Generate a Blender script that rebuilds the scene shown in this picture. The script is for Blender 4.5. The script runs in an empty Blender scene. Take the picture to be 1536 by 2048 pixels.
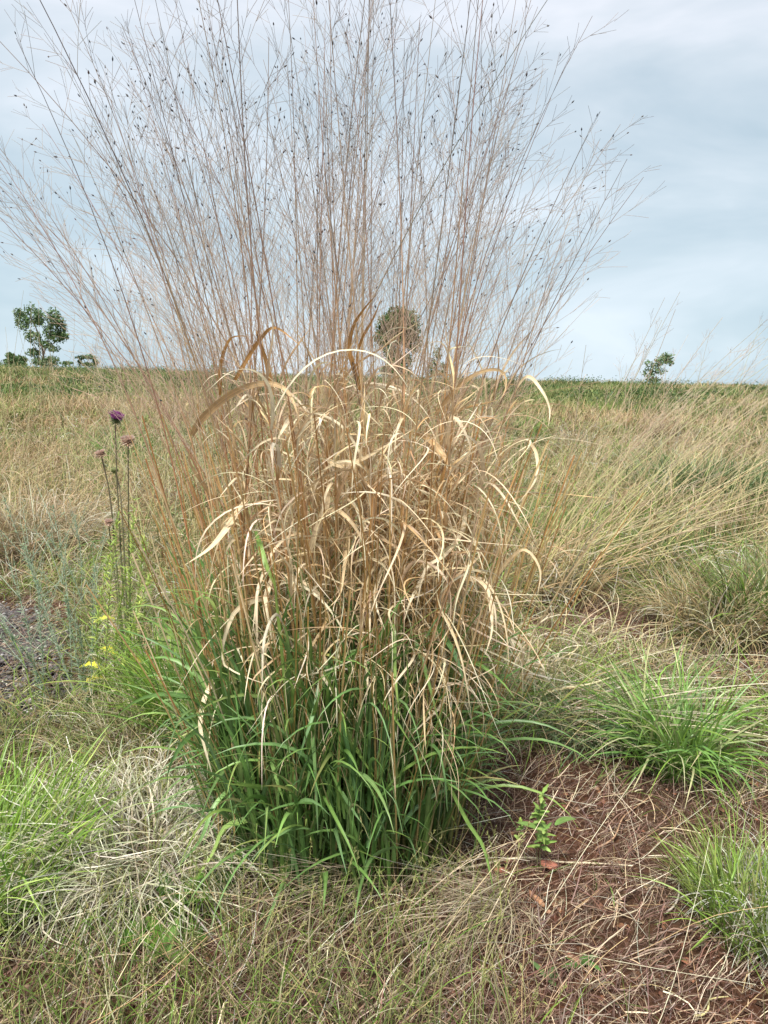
import bpy, math
import numpy as np
from mathutils import Vector, Matrix, Euler

sc = bpy.context.scene
R = math.radians
rng = np.random.default_rng(7)

# ------------------------------------------------------------------ camera
CAM_H = 1.35
PITCH = 10.5
ROLL = 1.2
cam_d = bpy.data.cameras.new("camera")
cam = bpy.data.objects.new("camera", cam_d)
sc.collection.objects.link(cam)
sc.camera = cam
cam_d.sensor_fit = 'VERTICAL'
cam_d.sensor_height = 36.0
F = 1490.0
cam_d.lens = F / 2048.0 * 36.0
cam_d.clip_start = 0.05
cam_d.clip_end = 3000
cam_rot = Euler((R(90 - PITCH), 0, 0)).to_matrix() @ Matrix.Rotation(R(ROLL), 3, 'Z')
cam.matrix_world = Matrix.Translation((0, 0, CAM_H)) @ cam_rot.to_4x4()
CR = np.array(cam_rot)


def ray(px, py):
    return CR @ np.array([px - 768.0, 1024.0 - py, -F])


def at(px, py, Y):
    d = ray(px, py)
    return np.array([0, 0, CAM_H]) + d * (Y / d[1])


def gnd(px, py, z=0.0):
    d = ray(px, py)
    return np.array([0, 0, CAM_H]) + d * ((z - CAM_H) / d[2])


# ------------------------------------------------------------------ world: thin bright overcast
SUN_EL, SUN_AZ = 60, -24
world = bpy.data.worlds.new("World")
sc.world = world
world.use_nodes = True
nt = world.node_tree
nt.nodes.clear()
out = nt.nodes.new('ShaderNodeOutputWorld')
sky = nt.nodes.new('ShaderNodeTexSky')
sky.sky_type = 'NISHITA'
sky.sun_disc = False
sky.sun_elevation = R(SUN_EL)
sky.sun_rotation = R(SUN_AZ)
bg1 = nt.nodes.new('ShaderNodeBackground')
bg1.inputs[1].default_value = 0.06
nt.links.new(sky.outputs[0], bg1.inputs[0])
tc = nt.nodes.new('ShaderNodeTexCoord')
mp = nt.nodes.new('ShaderNodeMapping')
mp.inputs['Scale'].default_value = (1.0, 1.0, 3.2)
mp.inputs['Location'].default_value = (0.75, 0.4, 0.2)
nt.links.new(tc.outputs['Generated'], mp.inputs[0])
nz = nt.nodes.new('ShaderNodeTexNoise')
nz.inputs['Scale'].default_value = 2.1
nz.inputs['Detail'].default_value = 5
nz.inputs['Roughness'].default_value = 0.55
nz.inputs['Distortion'].default_value = 0.35
nt.links.new(mp.outputs[0], nz.inputs['Vector'])
cr = nt.nodes.new('ShaderNodeValToRGB')
cr.color_ramp.elements[0].position = 0.33
cr.color_ramp.elements[0].color = (0.49, 0.595, 0.69, 1)
cr.color_ramp.elements[1].position = 0.66
cr.color_ramp.elements[1].color = (0.80, 0.84, 0.925, 1)
e = cr.color_ramp.elements.new(0.5)
e.color = (0.62, 0.70, 0.785, 1)
nt.links.new(nz.outputs[0], cr.inputs[0])
sx = nt.nodes.new('ShaderNodeSeparateXYZ')
nt.links.new(tc.outputs['Generated'], sx.inputs[0])
gr = nt.nodes.new('ShaderNodeValToRGB')
gr.color_ramp.elements[0].position = 0.0
gr.color_ramp.elements[0].color = (0.93, 1.03, 1.03, 1)
gr.color_ramp.elements[1].position = 0.45
gr.color_ramp.elements[1].color = (1.05, 1.03, 1.02, 1)
nt.links.new(sx.outputs[2], gr.inputs[0])
mul = nt.nodes.new('ShaderNodeMix')
mul.data_type = 'RGBA'
mul.blend_type = 'MULTIPLY'
mul.inputs[0].default_value = 1
nt.links.new(cr.outputs[0], mul.inputs[6])
nt.links.new(gr.outputs[0], mul.inputs[7])
bg2 = nt.nodes.new('ShaderNodeBackground')
bg2.inputs[1].default_value = 0.83
nt.links.new(mul.outputs[2], bg2.inputs[0])
mx = nt.nodes.new('ShaderNodeMixShader')
mx.inputs[0].default_value = 0.93
nt.links.new(bg1.outputs[0], mx.inputs[1])
nt.links.new(bg2.outputs[0], mx.inputs[2])
nt.links.new(mx.outputs[0], out.inputs[0])

sun_d = bpy.data.lights.new("sun", 'SUN')
sun_d.energy = 5.0
sun_d.angle = R(13)
sun_d.color = (1.0, 0.96, 0.88)
sun = bpy.data.objects.new("sun", sun_d)
sc.collection.objects.link(sun)
sd = Vector((math.sin(R(SUN_AZ)) * math.cos(R(SUN_EL)), -math.cos(R(SUN_AZ)) * math.cos(R(SUN_EL)), math.sin(R(SUN_EL))))
sun.rotation_euler = sd.to_track_quat('Z', 'Y').to_euler()

sc.view_settings.view_transform = 'Standard'
sc.view_settings.look = 'None'
sc.view_settings.exposure = 0.45
sc.view_settings.gamma = 1
sc.cycles.max_bounces = 6
sc.cycles.diffuse_bounces = 2
sc.cycles.transmission_bounces = 3
sc.cycles.glossy_bounces = 2


# ------------------------------------------------------------------ materials
def blade_mat(name, trans=0.3, rough=0.5, noise=0.18, scale=60, rib=0.0, spec=0.35):
    m = bpy.data.materials.new(name)
    m.use_nodes = True
    t = m.node_tree
    t.nodes.clear()
    o = t.nodes.new('ShaderNodeOutputMaterial')
    a = t.nodes.new('ShaderNodeAttribute')
    a.attribute_name = 'Col'
    n = t.nodes.new('ShaderNodeTexNoise')
    n.inputs['Scale'].default_value = scale
    n.inputs['Detail'].default_value = 3
    c = t.nodes.new('ShaderNodeTexCoord')
    t.links.new(c.outputs['Object'], n.inputs['Vector'])
    mr = t.nodes.new('ShaderNodeMapRange')
    mr.inputs[1].default_value = 0.3
    mr.inputs[2].default_value = 0.7
    mr.inputs[3].default_value = 1 - noise
    mr.inputs[4].default_value = 1 + noise
    t.links.new(n.outputs[0], mr.inputs[0])
    vs = t.nodes.new('ShaderNodeVectorMath')
    vs.operation = 'SCALE'
    t.links.new(a.outputs['Color'], vs.inputs[0])
    last = mr.outputs[0]
    if rib:
        # veins along the blade, from the across coordinate carried in alpha
        w = t.nodes.new('ShaderNodeMath'); w.operation = 'MULTIPLY'; w.inputs[1].default_value = 31.4
        t.links.new(a.outputs['Alpha'], w.inputs[0])
        s = t.nodes.new('ShaderNodeMath'); s.operation = 'SINE'
        t.links.new(w.outputs[0], s.inputs[0])
        s2 = t.nodes.new('ShaderNodeMath'); s2.operation = 'MULTIPLY_ADD'; s2.inputs[1].default_value = rib * 0.4; s2.inputs[2].default_value = 1
        t.links.new(s.outputs[0], s2.inputs[0])
        d = t.nodes.new('ShaderNodeMath'); d.operation = 'SUBTRACT'; d.inputs[1].default_value = 0.5
        t.links.new(a.outputs['Alpha'], d.inputs[0])
        ab = t.nodes.new('ShaderNodeMath'); ab.operation = 'ABSOLUTE'
        t.links.new(d.outputs[0], ab.inputs[0])
        m2 = t.nodes.new('ShaderNodeMapRange'); m2.inputs[1].default_value = 0.03; m2.inputs[2].default_value = 0.1
        m2.inputs[3].default_value = 1 + rib * 2.2; m2.inputs[4].default_value = 1
        t.links.new(ab.outputs[0], m2.inputs[0])
        q = t.nodes.new('ShaderNodeMath'); q.operation = 'MULTIPLY'
        t.links.new(s2.outputs[0], q.inputs[0]); t.links.new(m2.outputs[0], q.inputs[1])
        q2 = t.nodes.new('ShaderNodeMath'); q2.operation = 'MULTIPLY'
        t.links.new(q.outputs[0], q2.inputs[0]); t.links.new(last, q2.inputs[1])
        last = q2.outputs[0]
    t.links.new(last, vs.inputs['Scale'])
    p = t.nodes.new('ShaderNodeBsdfPrincipled')
    p.inputs['Roughness'].default_value = rough
    p.inputs['Specular IOR Level'].default_value = spec
    t.links.new(vs.outputs[0], p.inputs['Base Color'])
    if trans > 0:
        tr = t.nodes.new('ShaderNodeBsdfTranslucent')
        t.links.new(vs.outputs[0], tr.inputs[0])
        mxs = t.nodes.new('ShaderNodeMixShader')
        mxs.inputs[0].default_value = trans
        t.links.new(p.outputs[0], mxs.inputs[1])
        t.links.new(tr.outputs[0], mxs.inputs[2])
        t.links.new(mxs.outputs[0], o.inputs[0])
    else:
        t.links.new(p.outputs[0], o.inputs[0])
    return m


M_STRAW = blade_mat('straw_blade', 0.28, 0.5, 0.16, 45, rib=0.14)
M_GREEN = blade_mat('green_blade', 0.33, 0.42, 0.15, 40, rib=0.16, spec=0.5)
M_STEM = blade_mat('dry_stem', 0.0, 0.5, 0.22, 50)
M_FIELD = blade_mat('field_blade', 0.3, 0.6, 0.12, 20)
M_LEAF = blade_mat('herb_leaf', 0.35, 0.5, 0.15, 60, rib=0.12)
M_TREE = blade_mat('tree_leaf', 0.3, 0.5, 0.2, 2)
M_BARK = blade_mat('bark', 0.0, 0.8, 0.3, 6)
M_PETAL = blade_mat('floret', 0.4, 0.6, 0.1, 90)


def soil_mat(name, kind):
    m = bpy.data.materials.new(name)
    m.use_nodes = True
    t = m.node_tree
    p = t.nodes['Principled BSDF']
    p.inputs['Roughness'].default_value = 0.95
    p.inputs['Specular IOR Level'].default_value = 0.15
    c = t.nodes.new('ShaderNodeTexCoord')

    def noise(s, det=6, r=0.6):
        n = t.nodes.new('ShaderNodeTexNoise')
        n.inputs['Scale'].default_value = s
        n.inputs['Detail'].default_value = det
        n.inputs['Roughness'].default_value = r
        t.links.new(c.outputs['Object'], n.inputs['Vector'])
        return n

    def ramp(src, stops):
        r = t.nodes.new('ShaderNodeValToRGB')
        els = r.color_ramp.elements
        els[0].position, els[0].color = stops[0][0], (*stops[0][1], 1)
        els[1].position, els[1].color = stops[-1][0], (*stops[-1][1], 1)
        for q, col in stops[1:-1]:
            e = els.new(q); e.color = (*col, 1)
        t.links.new(src, r.inputs[0])
        return r

    def mix(f, a, b):
        x = t.nodes.new('ShaderNodeMix'); x.data_type = 'RGBA'
        t.links.new(f, x.inputs[0]); t.links.new(a, x.inputs[6]); t.links.new(b, x.inputs[7])
        return x.outputs[2]
    if kind == 'soil':
        big = noise(1.3, 4)
        fine = noise(55, 8, 0.7)
        soil = ramp(fine.outputs[0], [(0.3, (0.035, 0.016, 0.01)), (0.5, (0.075, 0.031, 0.017)), (0.68, (0.18, 0.08, 0.042))])
        lit = ramp(noise(90, 6, 0.7).outputs[0], [(0.35, (0.03, 0.02, 0.013)), (0.55, (0.07, 0.048, 0.03)), (0.7, (0.19, 0.14, 0.09))])
        f = ramp(big.outputs[0], [(0.42, (0.1,) * 3), (0.6, (0.75,) * 3)])
        near = mix(f.outputs[0], soil.outputs[0], lit.outputs[0])
        # farther off the ground is thatch and low green growth
        sp = t.nodes.new('ShaderNodeSeparateXYZ')
        t.links.new(c.outputs['Object'], sp.inputs[0])
        mr = t.nodes.new('ShaderNodeMapRange')
        mr.inputs[1].default_value = 5; mr.inputs[2].default_value = 22
        t.links.new(sp.outputs[1], mr.inputs[0])
        far = ramp(noise(0.5, 5).outputs[0], [(0.4, (0.10, 0.105, 0.035)), (0.6, (0.2, 0.15, 0.075))])
        col = mix(mr.outputs[0], near, far.outputs[0])
        b = t.nodes.new('ShaderNodeBump'); b.inputs['Strength'].default_value = 0.9; b.inputs['Distance'].default_value = 0.012
        t.links.new(fine.outputs[0], b.inputs['Height'])
    else:
        fine = noise(120, 5)
        col = ramp(fine.outputs[0], [(0.35, (0.03, 0.028, 0.027)), (0.65, (0.16, 0.15, 0.145))]).outputs[0]
        b = t.nodes.new('ShaderNodeBump'); b.inputs['Strength'].default_value = 0.8; b.inputs['Distance'].default_value = 0.01
        t.links.new(fine.outputs[0], b.inputs['Height'])
    t.links.new(col, p.inputs['Base Color'])
    t.links.new(b.outputs[0], p.inputs['Normal'])
    return m


M_SOIL = soil_mat('red_soil', 'soil')
M_GRAVEL = soil_mat('gravel_bed', 'gravel')


# ------------------------------------------------------------------ terrain
def sstep(a, b, x):
    t = np.clip((x - a) / (b - a), 0, 1)
    return t * t * (3 - 2 * t)


def vnoise(x, y, s=1.0, seed=0):
    x = np.asarray(x, float) * s; y = np.asarray(y, float) * s
    v = 0
    for i, (f, a) in enumerate(((1, 1), (1.9, .6), (3.7, .35), (7.1, .2))):
        ph = seed * 3.1 + i * 1.7
        v = v + a * (np.sin(f * x + 1.3 * np.sin(f * 0.7 * y + ph) + ph) * np.cos(f * y * 1.1 + 1.1 * np.sin(f * 0.8 * x + ph * 2) + ph * 1.3))
    return v / 1.6


def H(x, y):
    x = np.asarray(x, float); y = np.asarray(y, float)
    d = np.hypot(x, y)
    h = 0.74 * sstep(7, 52, d) - 5.0 * sstep(64, 330, d)
    h = h + 0.24 * sstep(0, 26, -x) * sstep(18, 50, d)
    h = h + 0.016 * vnoise(x, y, 4.1, 1) * (d < 60) + 0.05 * vnoise(x, y, 0.55, 2) * sstep(2.5, 8, d)
    return h


# ------------------------------------------------------------------ mesh helpers
def mesh_from(name, V, Fq, mat, parent=None, col=None, tri=None, smooth=True):
    """V (n,3), Fq (m,4) quads, tri (k,3) triangles, col (n,4)."""
    me = bpy.data.meshes.new(name)
    V = np.ascontiguousarray(V, dtype=np.float32)
    nq = 0 if Fq is None else len(Fq)
    ntr = 0 if tri is None else len(tri)
    me.vertices.add(len(V))
    me.vertices.foreach_set('co', V.ravel())
    loops = np.concatenate([np.asarray(Fq, dtype=np.int32).ravel() if nq else np.zeros(0, np.int32),
                            np.asarray(tri, dtype=np.int32).ravel() if ntr else np.zeros(0, np.int32)])
    me.loops.add(len(loops))
    me.loops.foreach_set('vertex_index', loops.astype(np.int32))
    me.polygons.add(nq + ntr)
    st = np.concatenate([np.arange(nq) * 4, nq * 4 + np.arange(ntr) * 3]).astype(np.int32)
    me.polygons.foreach_set('loop_start', st)
    if smooth:
        me.polygons.foreach_set('use_smooth', np.ones(nq + ntr, dtype=bool))
    if col is not None:
        at_ = me.attributes.new('Col', 'FLOAT_COLOR', 'POINT')
        at_.data.foreach_set('color', np.ascontiguousarray(col, dtype=np.float32).ravel())
    me.update(calc_edges=True)
    me.materials.append(mat)
    o = bpy.data.objects.new(name, me)
    sc.collection.objects.link(o)
    if parent is not None:
        o.parent = parent
    return o


class Geo:
    """collects geometry for one mesh"""
    def __init__(s):
        s.V = []; s.Q = []; s.T = []; s.C = []; s.n = 0

    def add(s, V, Q, C, T=None):
        if len(V) == 0:
            return s
        s.V.append(V)
        if Q is not None and len(Q): s.Q.append(np.asarray(Q) + s.n)
        if T is not None and len(T): s.T.append(np.asarray(T) + s.n)
        s.C.append(C); s.n += len(V)
        return s

    def build(s, name, mat, parent=None, loc=None, smooth=True):
        V = np.concatenate(s.V)
        if loc is not None:
            V = V - np.asarray(loc)
        o = mesh_from(name, V, np.concatenate(s.Q) if s.Q else None, mat, parent, np.concatenate(s.C),
                      np.concatenate(s.T) if s.T else None, smooth)
        if loc is not None and parent is None:
            o.location = loc
        return o


def nrm(v):
    return v / np.maximum(np.linalg.norm(v, axis=-1, keepdims=True), 1e-9)


def strip(P, W, wid, fold=0.0, twist=None, cross=3):
    """ribbons along polylines. P (N,S,3); W (N,S,3) side vectors; wid (N,S). Returns (N,S,cross,3), across (cross,)"""
    T = nrm(np.gradient(P, axis=1))
    W = nrm(W - T * np.sum(W * T, -1, keepdims=True))
    B = np.cross(T, W)
    if twist is not None:
        c, s = np.cos(twist)[..., None], np.sin(twist)[..., None]
        W, B = W * c + B * s, B * c - W * s
    u = np.linspace(-1, 1, cross)
    G = P[:, :, None, :] + W[:, :, None, :] * (wid[:, :, None, None] * 0.5 * u[None, None, :, None])
    if fold:
        G = G + B[:, :, None, :] * (wid[:, :, None, None] * fold * (1 - (np.abs(u) < 0.5))[None, None, :, None])
    return G


def grid_faces(S, C):
    i = np.arange(S - 1)[:, None] * C + np.arange(C - 1)[None, :]
    i = i.ravel()
    return np.stack([i, i + 1, i + C + 1, i + C], 1)


def flat_strips(G, c0, c1, cpow=1.0):
    N, S, C, _ = G.shape
    V = G.reshape(-1, 3)
    f = grid_faces(S, C)
    Q = (f[None] + (np.arange(N) * S * C)[:, None, None]).reshape(-1, 4)
    t = (np.linspace(0, 1, S) ** cpow)[None, :, None, None]
    rgb = c0[:, None, None, :] * (1 - t) + c1[:, None, None, :] * t
    rgb = np.broadcast_to(rgb, (N, S, C, 3))
    a = np.broadcast_to(np.linspace(0, 1, C)[None, None, :, None], (N, S, C, 1))
    return V, Q, np.concatenate([rgb, a], -1).reshape(-1, 4)


def blade_paths(base, az, L, tilt, bend, S=8, bp=1.5, wob=0.3, rg=rng, droop_cap=2.9, kink=1.0):
    """base (N,3); az heading; L length; tilt from vertical; bend total extra tilt. -> P, W"""
    N = len(base)
    t = np.linspace(0, 1, S)[None, :]
    if S >= 7:
        t0 = 0.12 + 0.5 * rg.random((N, 1)); kw = 0.05 + 0.25 * rg.random((N, 1)) ** 1.5
        mixk = kink * rg.random((N, 1))
        sg = 1 / (1 + np.exp(-(t - t0) / kw)); sg = (sg - sg[:, :1]) / (sg[:, -1:] - sg[:, :1])
        th = tilt[:, None] + bend[:, None] * ((1 - mixk) * t ** bp + mixk * sg)
        th = th + 0.10 * wob * rg.normal(size=(N, 1)) * np.sin(9 * t + 6 * rg.random((N, 1)))
    else:
        th = tilt[:, None] + bend[:, None] * t ** bp
    th = np.minimum(th, droop_cap)
    ph = az[:, None] + wob * rg.normal(size=(N, 1)) * t + 0.5 * wob * rg.normal(size=(N, 1)) * np.sin(5 * t)
    d = np.stack([np.sin(th) * np.cos(ph), np.sin(th) * np.sin(ph), np.cos(th)], -1)
    step = (L[:, None, None] / (S - 1)) * (d[:, 1:] + d[:, :-1]) * 0.5
    P = np.concatenate([base[:, None, :], base[:, None, :] + np.cumsum(step, 1)], 1)
    W = np.stack([-np.sin(ph), np.cos(ph), np.zeros_like(ph)], -1)
    return P, W


def taper(N, S, w, p0=0.6, p1=1.0):
    t = np.linspace(0, 1, S)[None, :]
    s = np.minimum(1, p0 + 2.2 * t) * (1 - t ** 2.2) ** p1
    return w[:, None] * np.maximum(s, 0.04)


def tubes(P, r, k=3):
    """P (N,S,3), r (N,S) -> verts, quads"""
    N, S, _ = P.shape
    T = nrm(np.gradient(P, axis=1))
    ref = np.where(np.abs(T[..., 2:3]) > 0.9, np.array([1.0, 0, 0]), np.array([0, 0, 1.0]))
    A = nrm(np.cross(T, ref)); B = np.cross(T, A)
    a = np.arange(k) * 2 * math.pi / k
    V = P[:, :, None, :] + r[:, :, None, None] * (A[:, :, None, :] * np.cos(a)[None, None, :, None] + B[:, :, None, :] * np.sin(a)[None, None, :, None])
    i = np.arange(S - 1)[:, None] * k + np.arange(k)[None, :]
    j = np.arange(S - 1)[:, None] * k + (np.arange(k)[None, :] + 1) % k
    f = np.stack([i.ravel(), j.ravel(), (j + k).ravel(), (i + k).ravel()], 1)
    Q = (f[None] + (np.arange(N) * S * k)[:, None, None]).reshape(-1, 4)
    return V.reshape(-1, 3), Q


def tube_geo(geo, P, r, c0, c1, k=3):
    N, S, _ = P.shape
    V, Q = tubes(P, r, k)
    t = np.linspace(0, 1, S)[None, :, None]
    c = c0[:, None, :] * (1 - t) + c1[:, None, :] * t
    c = np.repeat(c[:, :, None, :], k, 2)
    c = np.concatenate([c, np.full(c.shape[:-1] + (1,), 0.25)], -1).reshape(-1, 4)
    geo.add(V, Q, c)


def spline(ctrl, S):
    """catmull-rom through control points, S samples by length"""
    c = np.asarray(ctrl, float)
    c = np.concatenate([2 * c[:1] - c[1:2], c, 2 * c[-1:] - c[-2:-1]])
    out_ = []
    n = len(c) - 3
    for s in range(n):
        p0, p1, p2, p3 = c[s:s + 4]
        t = np.linspace(0, 1, 12, endpoint=(s == n - 1))[:, None]
        out_.append(0.5 * ((2 * p1) + (-p0 + p2) * t + (2 * p0 - 5 * p1 + 4 * p2 - p3) * t ** 2 + (-p0 + 3 * p1 - 3 * p2 + p3) * t ** 3))
    q = np.concatenate(out_)
    l = np.concatenate([[0], np.cumsum(np.linalg.norm(np.diff(q, axis=0), axis=1))])
    u = np.linspace(0, l[-1], S)
    return np.stack([np.interp(u, l, q[:, i]) for i in range(3)], 1)


def pal(cols, n, jit=0.12, w=None, rg=rng):
    cols = np.asarray(cols, float)
    i = rg.choice(len(cols), n, p=None if w is None else np.asarray(w) / sum(w))
    c = cols[i] * (1 + jit * rg.normal(size=(n, 1))) * (1 + 0.04 * rg.normal(size=(n, 3)))
    return np.clip(c, 0.004, 0.9)


def thing(name, loc, label, cat, group=None):
    o = bpy.data.objects.new(name, None)
    o.empty_display_size = 0.1
    sc.collection.objects.link(o)
    o.location = tuple(float(v) for v in loc)
    tag(o, label, cat, group)
    bpy.context.view_layer.update() if False else None
    return o


def tag(o, label=None, cat=None, group=None, kind=None):
    if label: o['label'] = label
    if cat: o['category'] = cat
    if group: o['group'] = group
    if kind: o['kind'] = kind
    return o


# ------------------------------------------------------------------ ground sheet
def make_ground():
    a = np.sinh(np.linspace(-6.0, 6.0, 240)) / math.sinh(6.0) * 900
    xs = a
    ys = a + 2.2
    X, Y = np.meshgrid(xs, ys)
    Z = H(X, Y)
    Z = Z + 0.006 * vnoise(X, Y, 23, 5) * (np.hypot(X, Y) < 6)
    V = np.stack([X, Y, Z], -1).reshape(-1, 3)
    n = len(xs)
    f = grid_faces(n, n)
    o = mesh_from('ground', V, f, M_SOIL)
    tag(o, kind='structure')


make_ground()


def on_ground(x, y, dz=0.0):
    x = np.asarray(x, float); y = np.asarray(y, float)
    return np.stack([x, y, H(x, y) + dz], -1)


# ------------------------------------------------------------------ main clump
CX, CY = -0.13, 2.02
STRAW = [(0.68, 0.54, 0.34), (0.60, 0.44, 0.25), (0.74, 0.62, 0.42), (0.54, 0.36, 0.19), (0.80, 0.70, 0.51)]
STRAWD = [(0.53, 0.32, 0.13), (0.45, 0.25, 0.09), (0.60, 0.40, 0.18), (0.40, 0.21, 0.08)]
GRN = [(0.155, 0.285, 0.08), (0.12, 0.235, 0.065), (0.20, 0.34, 0.085), (0.165, 0.28, 0.12), (0.30, 0.41, 0.11)]

clump = thing('switchgrass_clump', (CX, CY, 0),
              'tall tawny grass clump with airy seed heads and green leaves at its foot', 'grass clump')
CL = np.array([CX, CY, 0.0])


def culm_set():
    N = 110
    rg = np.random.default_rng(21)
    r = 0.24 * np.sqrt(rg.random(N)); a = rg.random(N) * 2 * math.pi
    bx = r * np.cos(a) * 1.3 + 0.03; by = r * np.sin(a)
    # where the tip leans
    u_ = np.arange(N) * 0.618034 % 1.0
    lx = -0.02 + 0.60 * np.sign(u_ - 0.5) * np.abs(2 * u_ - 1) ** 1.15 + 0.10 * rg.normal(size=N)
    bx = np.clip(lx * 0.38 + 0.11 * rg.normal(size=N), -0.30, 0.36)
    ly = by * 1.3 + rg.normal(size=N) * 0.20 + 0.05
    # a wide fan
    k = rg.random(N)
    lx = np.where(k < 0.20, -0.50 - 0.50 * rg.random(N), lx)
    lx = np.where(k > 0.86, 0.45 + 0.33 * rg.random(N), lx)
    bx = np.where(k < 0.12, -0.10 - 0.14 * rg.random(N), bx)
    bx = np.where(k > 0.89, 0.14 + 0.13 * rg.random(N), bx)
    h = 2.12 + 0.36 * rg.random(N) - 0.42 * np.abs(lx) ** 1.5
    h = h - 0.55 * (rg.random(N) < 0.3) * rg.random(N)
    return bx, by, lx, ly, h


def panicle(P, rg, scale=1.0, dens=1.0, rad=1.0, spk=0.12):
    """branches of one open seed head growing from the culm polyline P (S,3)"""
    g = Geo()
    S = len(P)
    l = np.concatenate([[0], np.cumsum(np.linalg.norm(np.diff(P, axis=0), axis=1))])
    Lt = l[-1]
    start = 0.50 + 0.07 * rg.random()
    nodes = np.arange(start, 0.985, 0.050 / dens + 0.01 * rg.random())
    bp_, bd, bl_ = [], [], []
    for s in nodes:
        p = np.array([np.interp(s * Lt, l, P[:, i]) for i in range(3)])
        q = np.array([np.interp(min(1, s + 0.03) * Lt, l, P[:, i]) for i in range(3)])
        ax = nrm(q - p) if s < 0.96 else nrm(P[-1] - P[-3])
        rel = (s - start) / (1 - start)
        m = rg.integers(2, 4) if rel < 0.75 else rg.integers(1, 3)
        a0 = rg.random() * 6.28
        for j in range(m):
            a = a0 + j * 2.4 + rg.normal() * 0.4
            u = nrm(np.cross(ax, [0.3, 0.2, 1.0]) + 1e-6); v = np.cross(ax, u)
            ang = R(17 + 20 * rg.random() + 4 * rel)
            d = ax * math.cos(ang) + (u * math.cos(a) + v * math.sin(a)) * math.sin(ang)
            bp_.append(p); bd.append(d)
            bl_.append(scale * (0.07 + 0.25 * (1 - rel) ** 0.8 * (0.55 + 0.6 * rg.random())))
    bp_ = np.array(bp_); bd = np.array(bd); bl_ = np.array(bl_)
    n = len(bp_)
    S1 = 5
    t = np.linspace(0, 1, S1)[None, :, None]
    side = nrm(np.cross(bd, rg.normal(size=(n, 3))))
    Pm = bp_[:, None] + bd[:, None] * (bl_[:, None, None] * t) + side[:, None] * (bl_[:, None, None] * 0.06 * t ** 2) + np.array([0, 0, 0.03]) * (bl_[:, None, None] * t ** 2)
    def tone(z, k):
        u_ = np.clip((z - 1.35) / 0.6, 0, 1)[:, None]
        lo_ = pal([(0.50, 0.37, 0.26), (0.56, 0.40, 0.29), (0.46, 0.36, 0.27)], k, 0.1, rg=rg)
        hi_ = pal([(0.27, 0.225, 0.195), (0.32, 0.25, 0.20), (0.24, 0.215, 0.20)], k, 0.1, rg=rg)
        return lo_ * (1 - u_) + hi_ * u_
    c0 = tone(Pm[:, 2, 2], n)
    tube_geo(g, Pm, rad * 0.00053 * np.linspace(1, 0.6, S1)[None, :] * np.ones((n, 1)), c0, c0 * 0.95)
    # secondary twigs
    m = rg.integers(3, 6, n)
    idx = np.repeat(np.arange(n), m)
    N2 = len(idx)
    f = 0.25 + 0.72 * rg.random(N2)
    L1 = bl_[idx]
    o = bp_[idx] + bd[idx] * (L1 * f)[:, None] + side[idx] * (L1 * 0.06 * f ** 2)[:, None]
    pr = nrm(np.cross(bd[idx], rg.normal(size=(N2, 3))))
    an = R(15) + R(30) * rg.random(N2)
    d2 = bd[idx] * np.cos(an)[:, None] + pr * np.sin(an)[:, None]
    L2 = 0.022 + L1 * (0.12 + 0.28 * rg.random(N2)) * (1.1 - 0.6 * f)
    t3 = np.linspace(0, 1, 3)[None, :, None]
    P2 = o[:, None] + d2[:, None] * (L2[:, None, None] * t3) + pr[:, None] * (L2[:, None, None] * 0.05 * t3 ** 2)
    c2 = tone(P2[:, 1, 2], N2) * 1.1
    tube_geo(g, P2, rad * 0.00038 * np.ones((N2, 3)), c2, c2)
    # spikelets
    ends = np.concatenate([P2[:, -1], Pm[:, -1]])
    dirs = np.concatenate([d2, bd])
    hz = ends[:, 2]
    prob = spk * (0.25 + 1.2 * np.clip((hz - 1.45) / 0.6, 0, 1))
    k = rg.random(len(ends)) < prob
    E, D = ends[k], dirs[k]
    if len(E):
        ll = 0.0065 + 0.0035 * rg.random(len(E))
        tt = np.linspace(0, 1, 5)[None, :, None]
        Ps = E[:, None] - D[:, None] * 0.001 + D[:, None] * (ll[:, None, None] * tt)
        rr = (0.0014 + 0.0005 * rg.random(len(E)))[:, None] * np.array([0.3, 0.95, 1.0, 0.6, 0.08])[None]
        cs = pal([(0.07, 0.06, 0.06), (0.11, 0.085, 0.075), (0.05, 0.055, 0.07)], len(E), 0.15, rg=rg)
        tube_geo(g, Ps, rr, cs, cs, 4)
    return g


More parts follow.
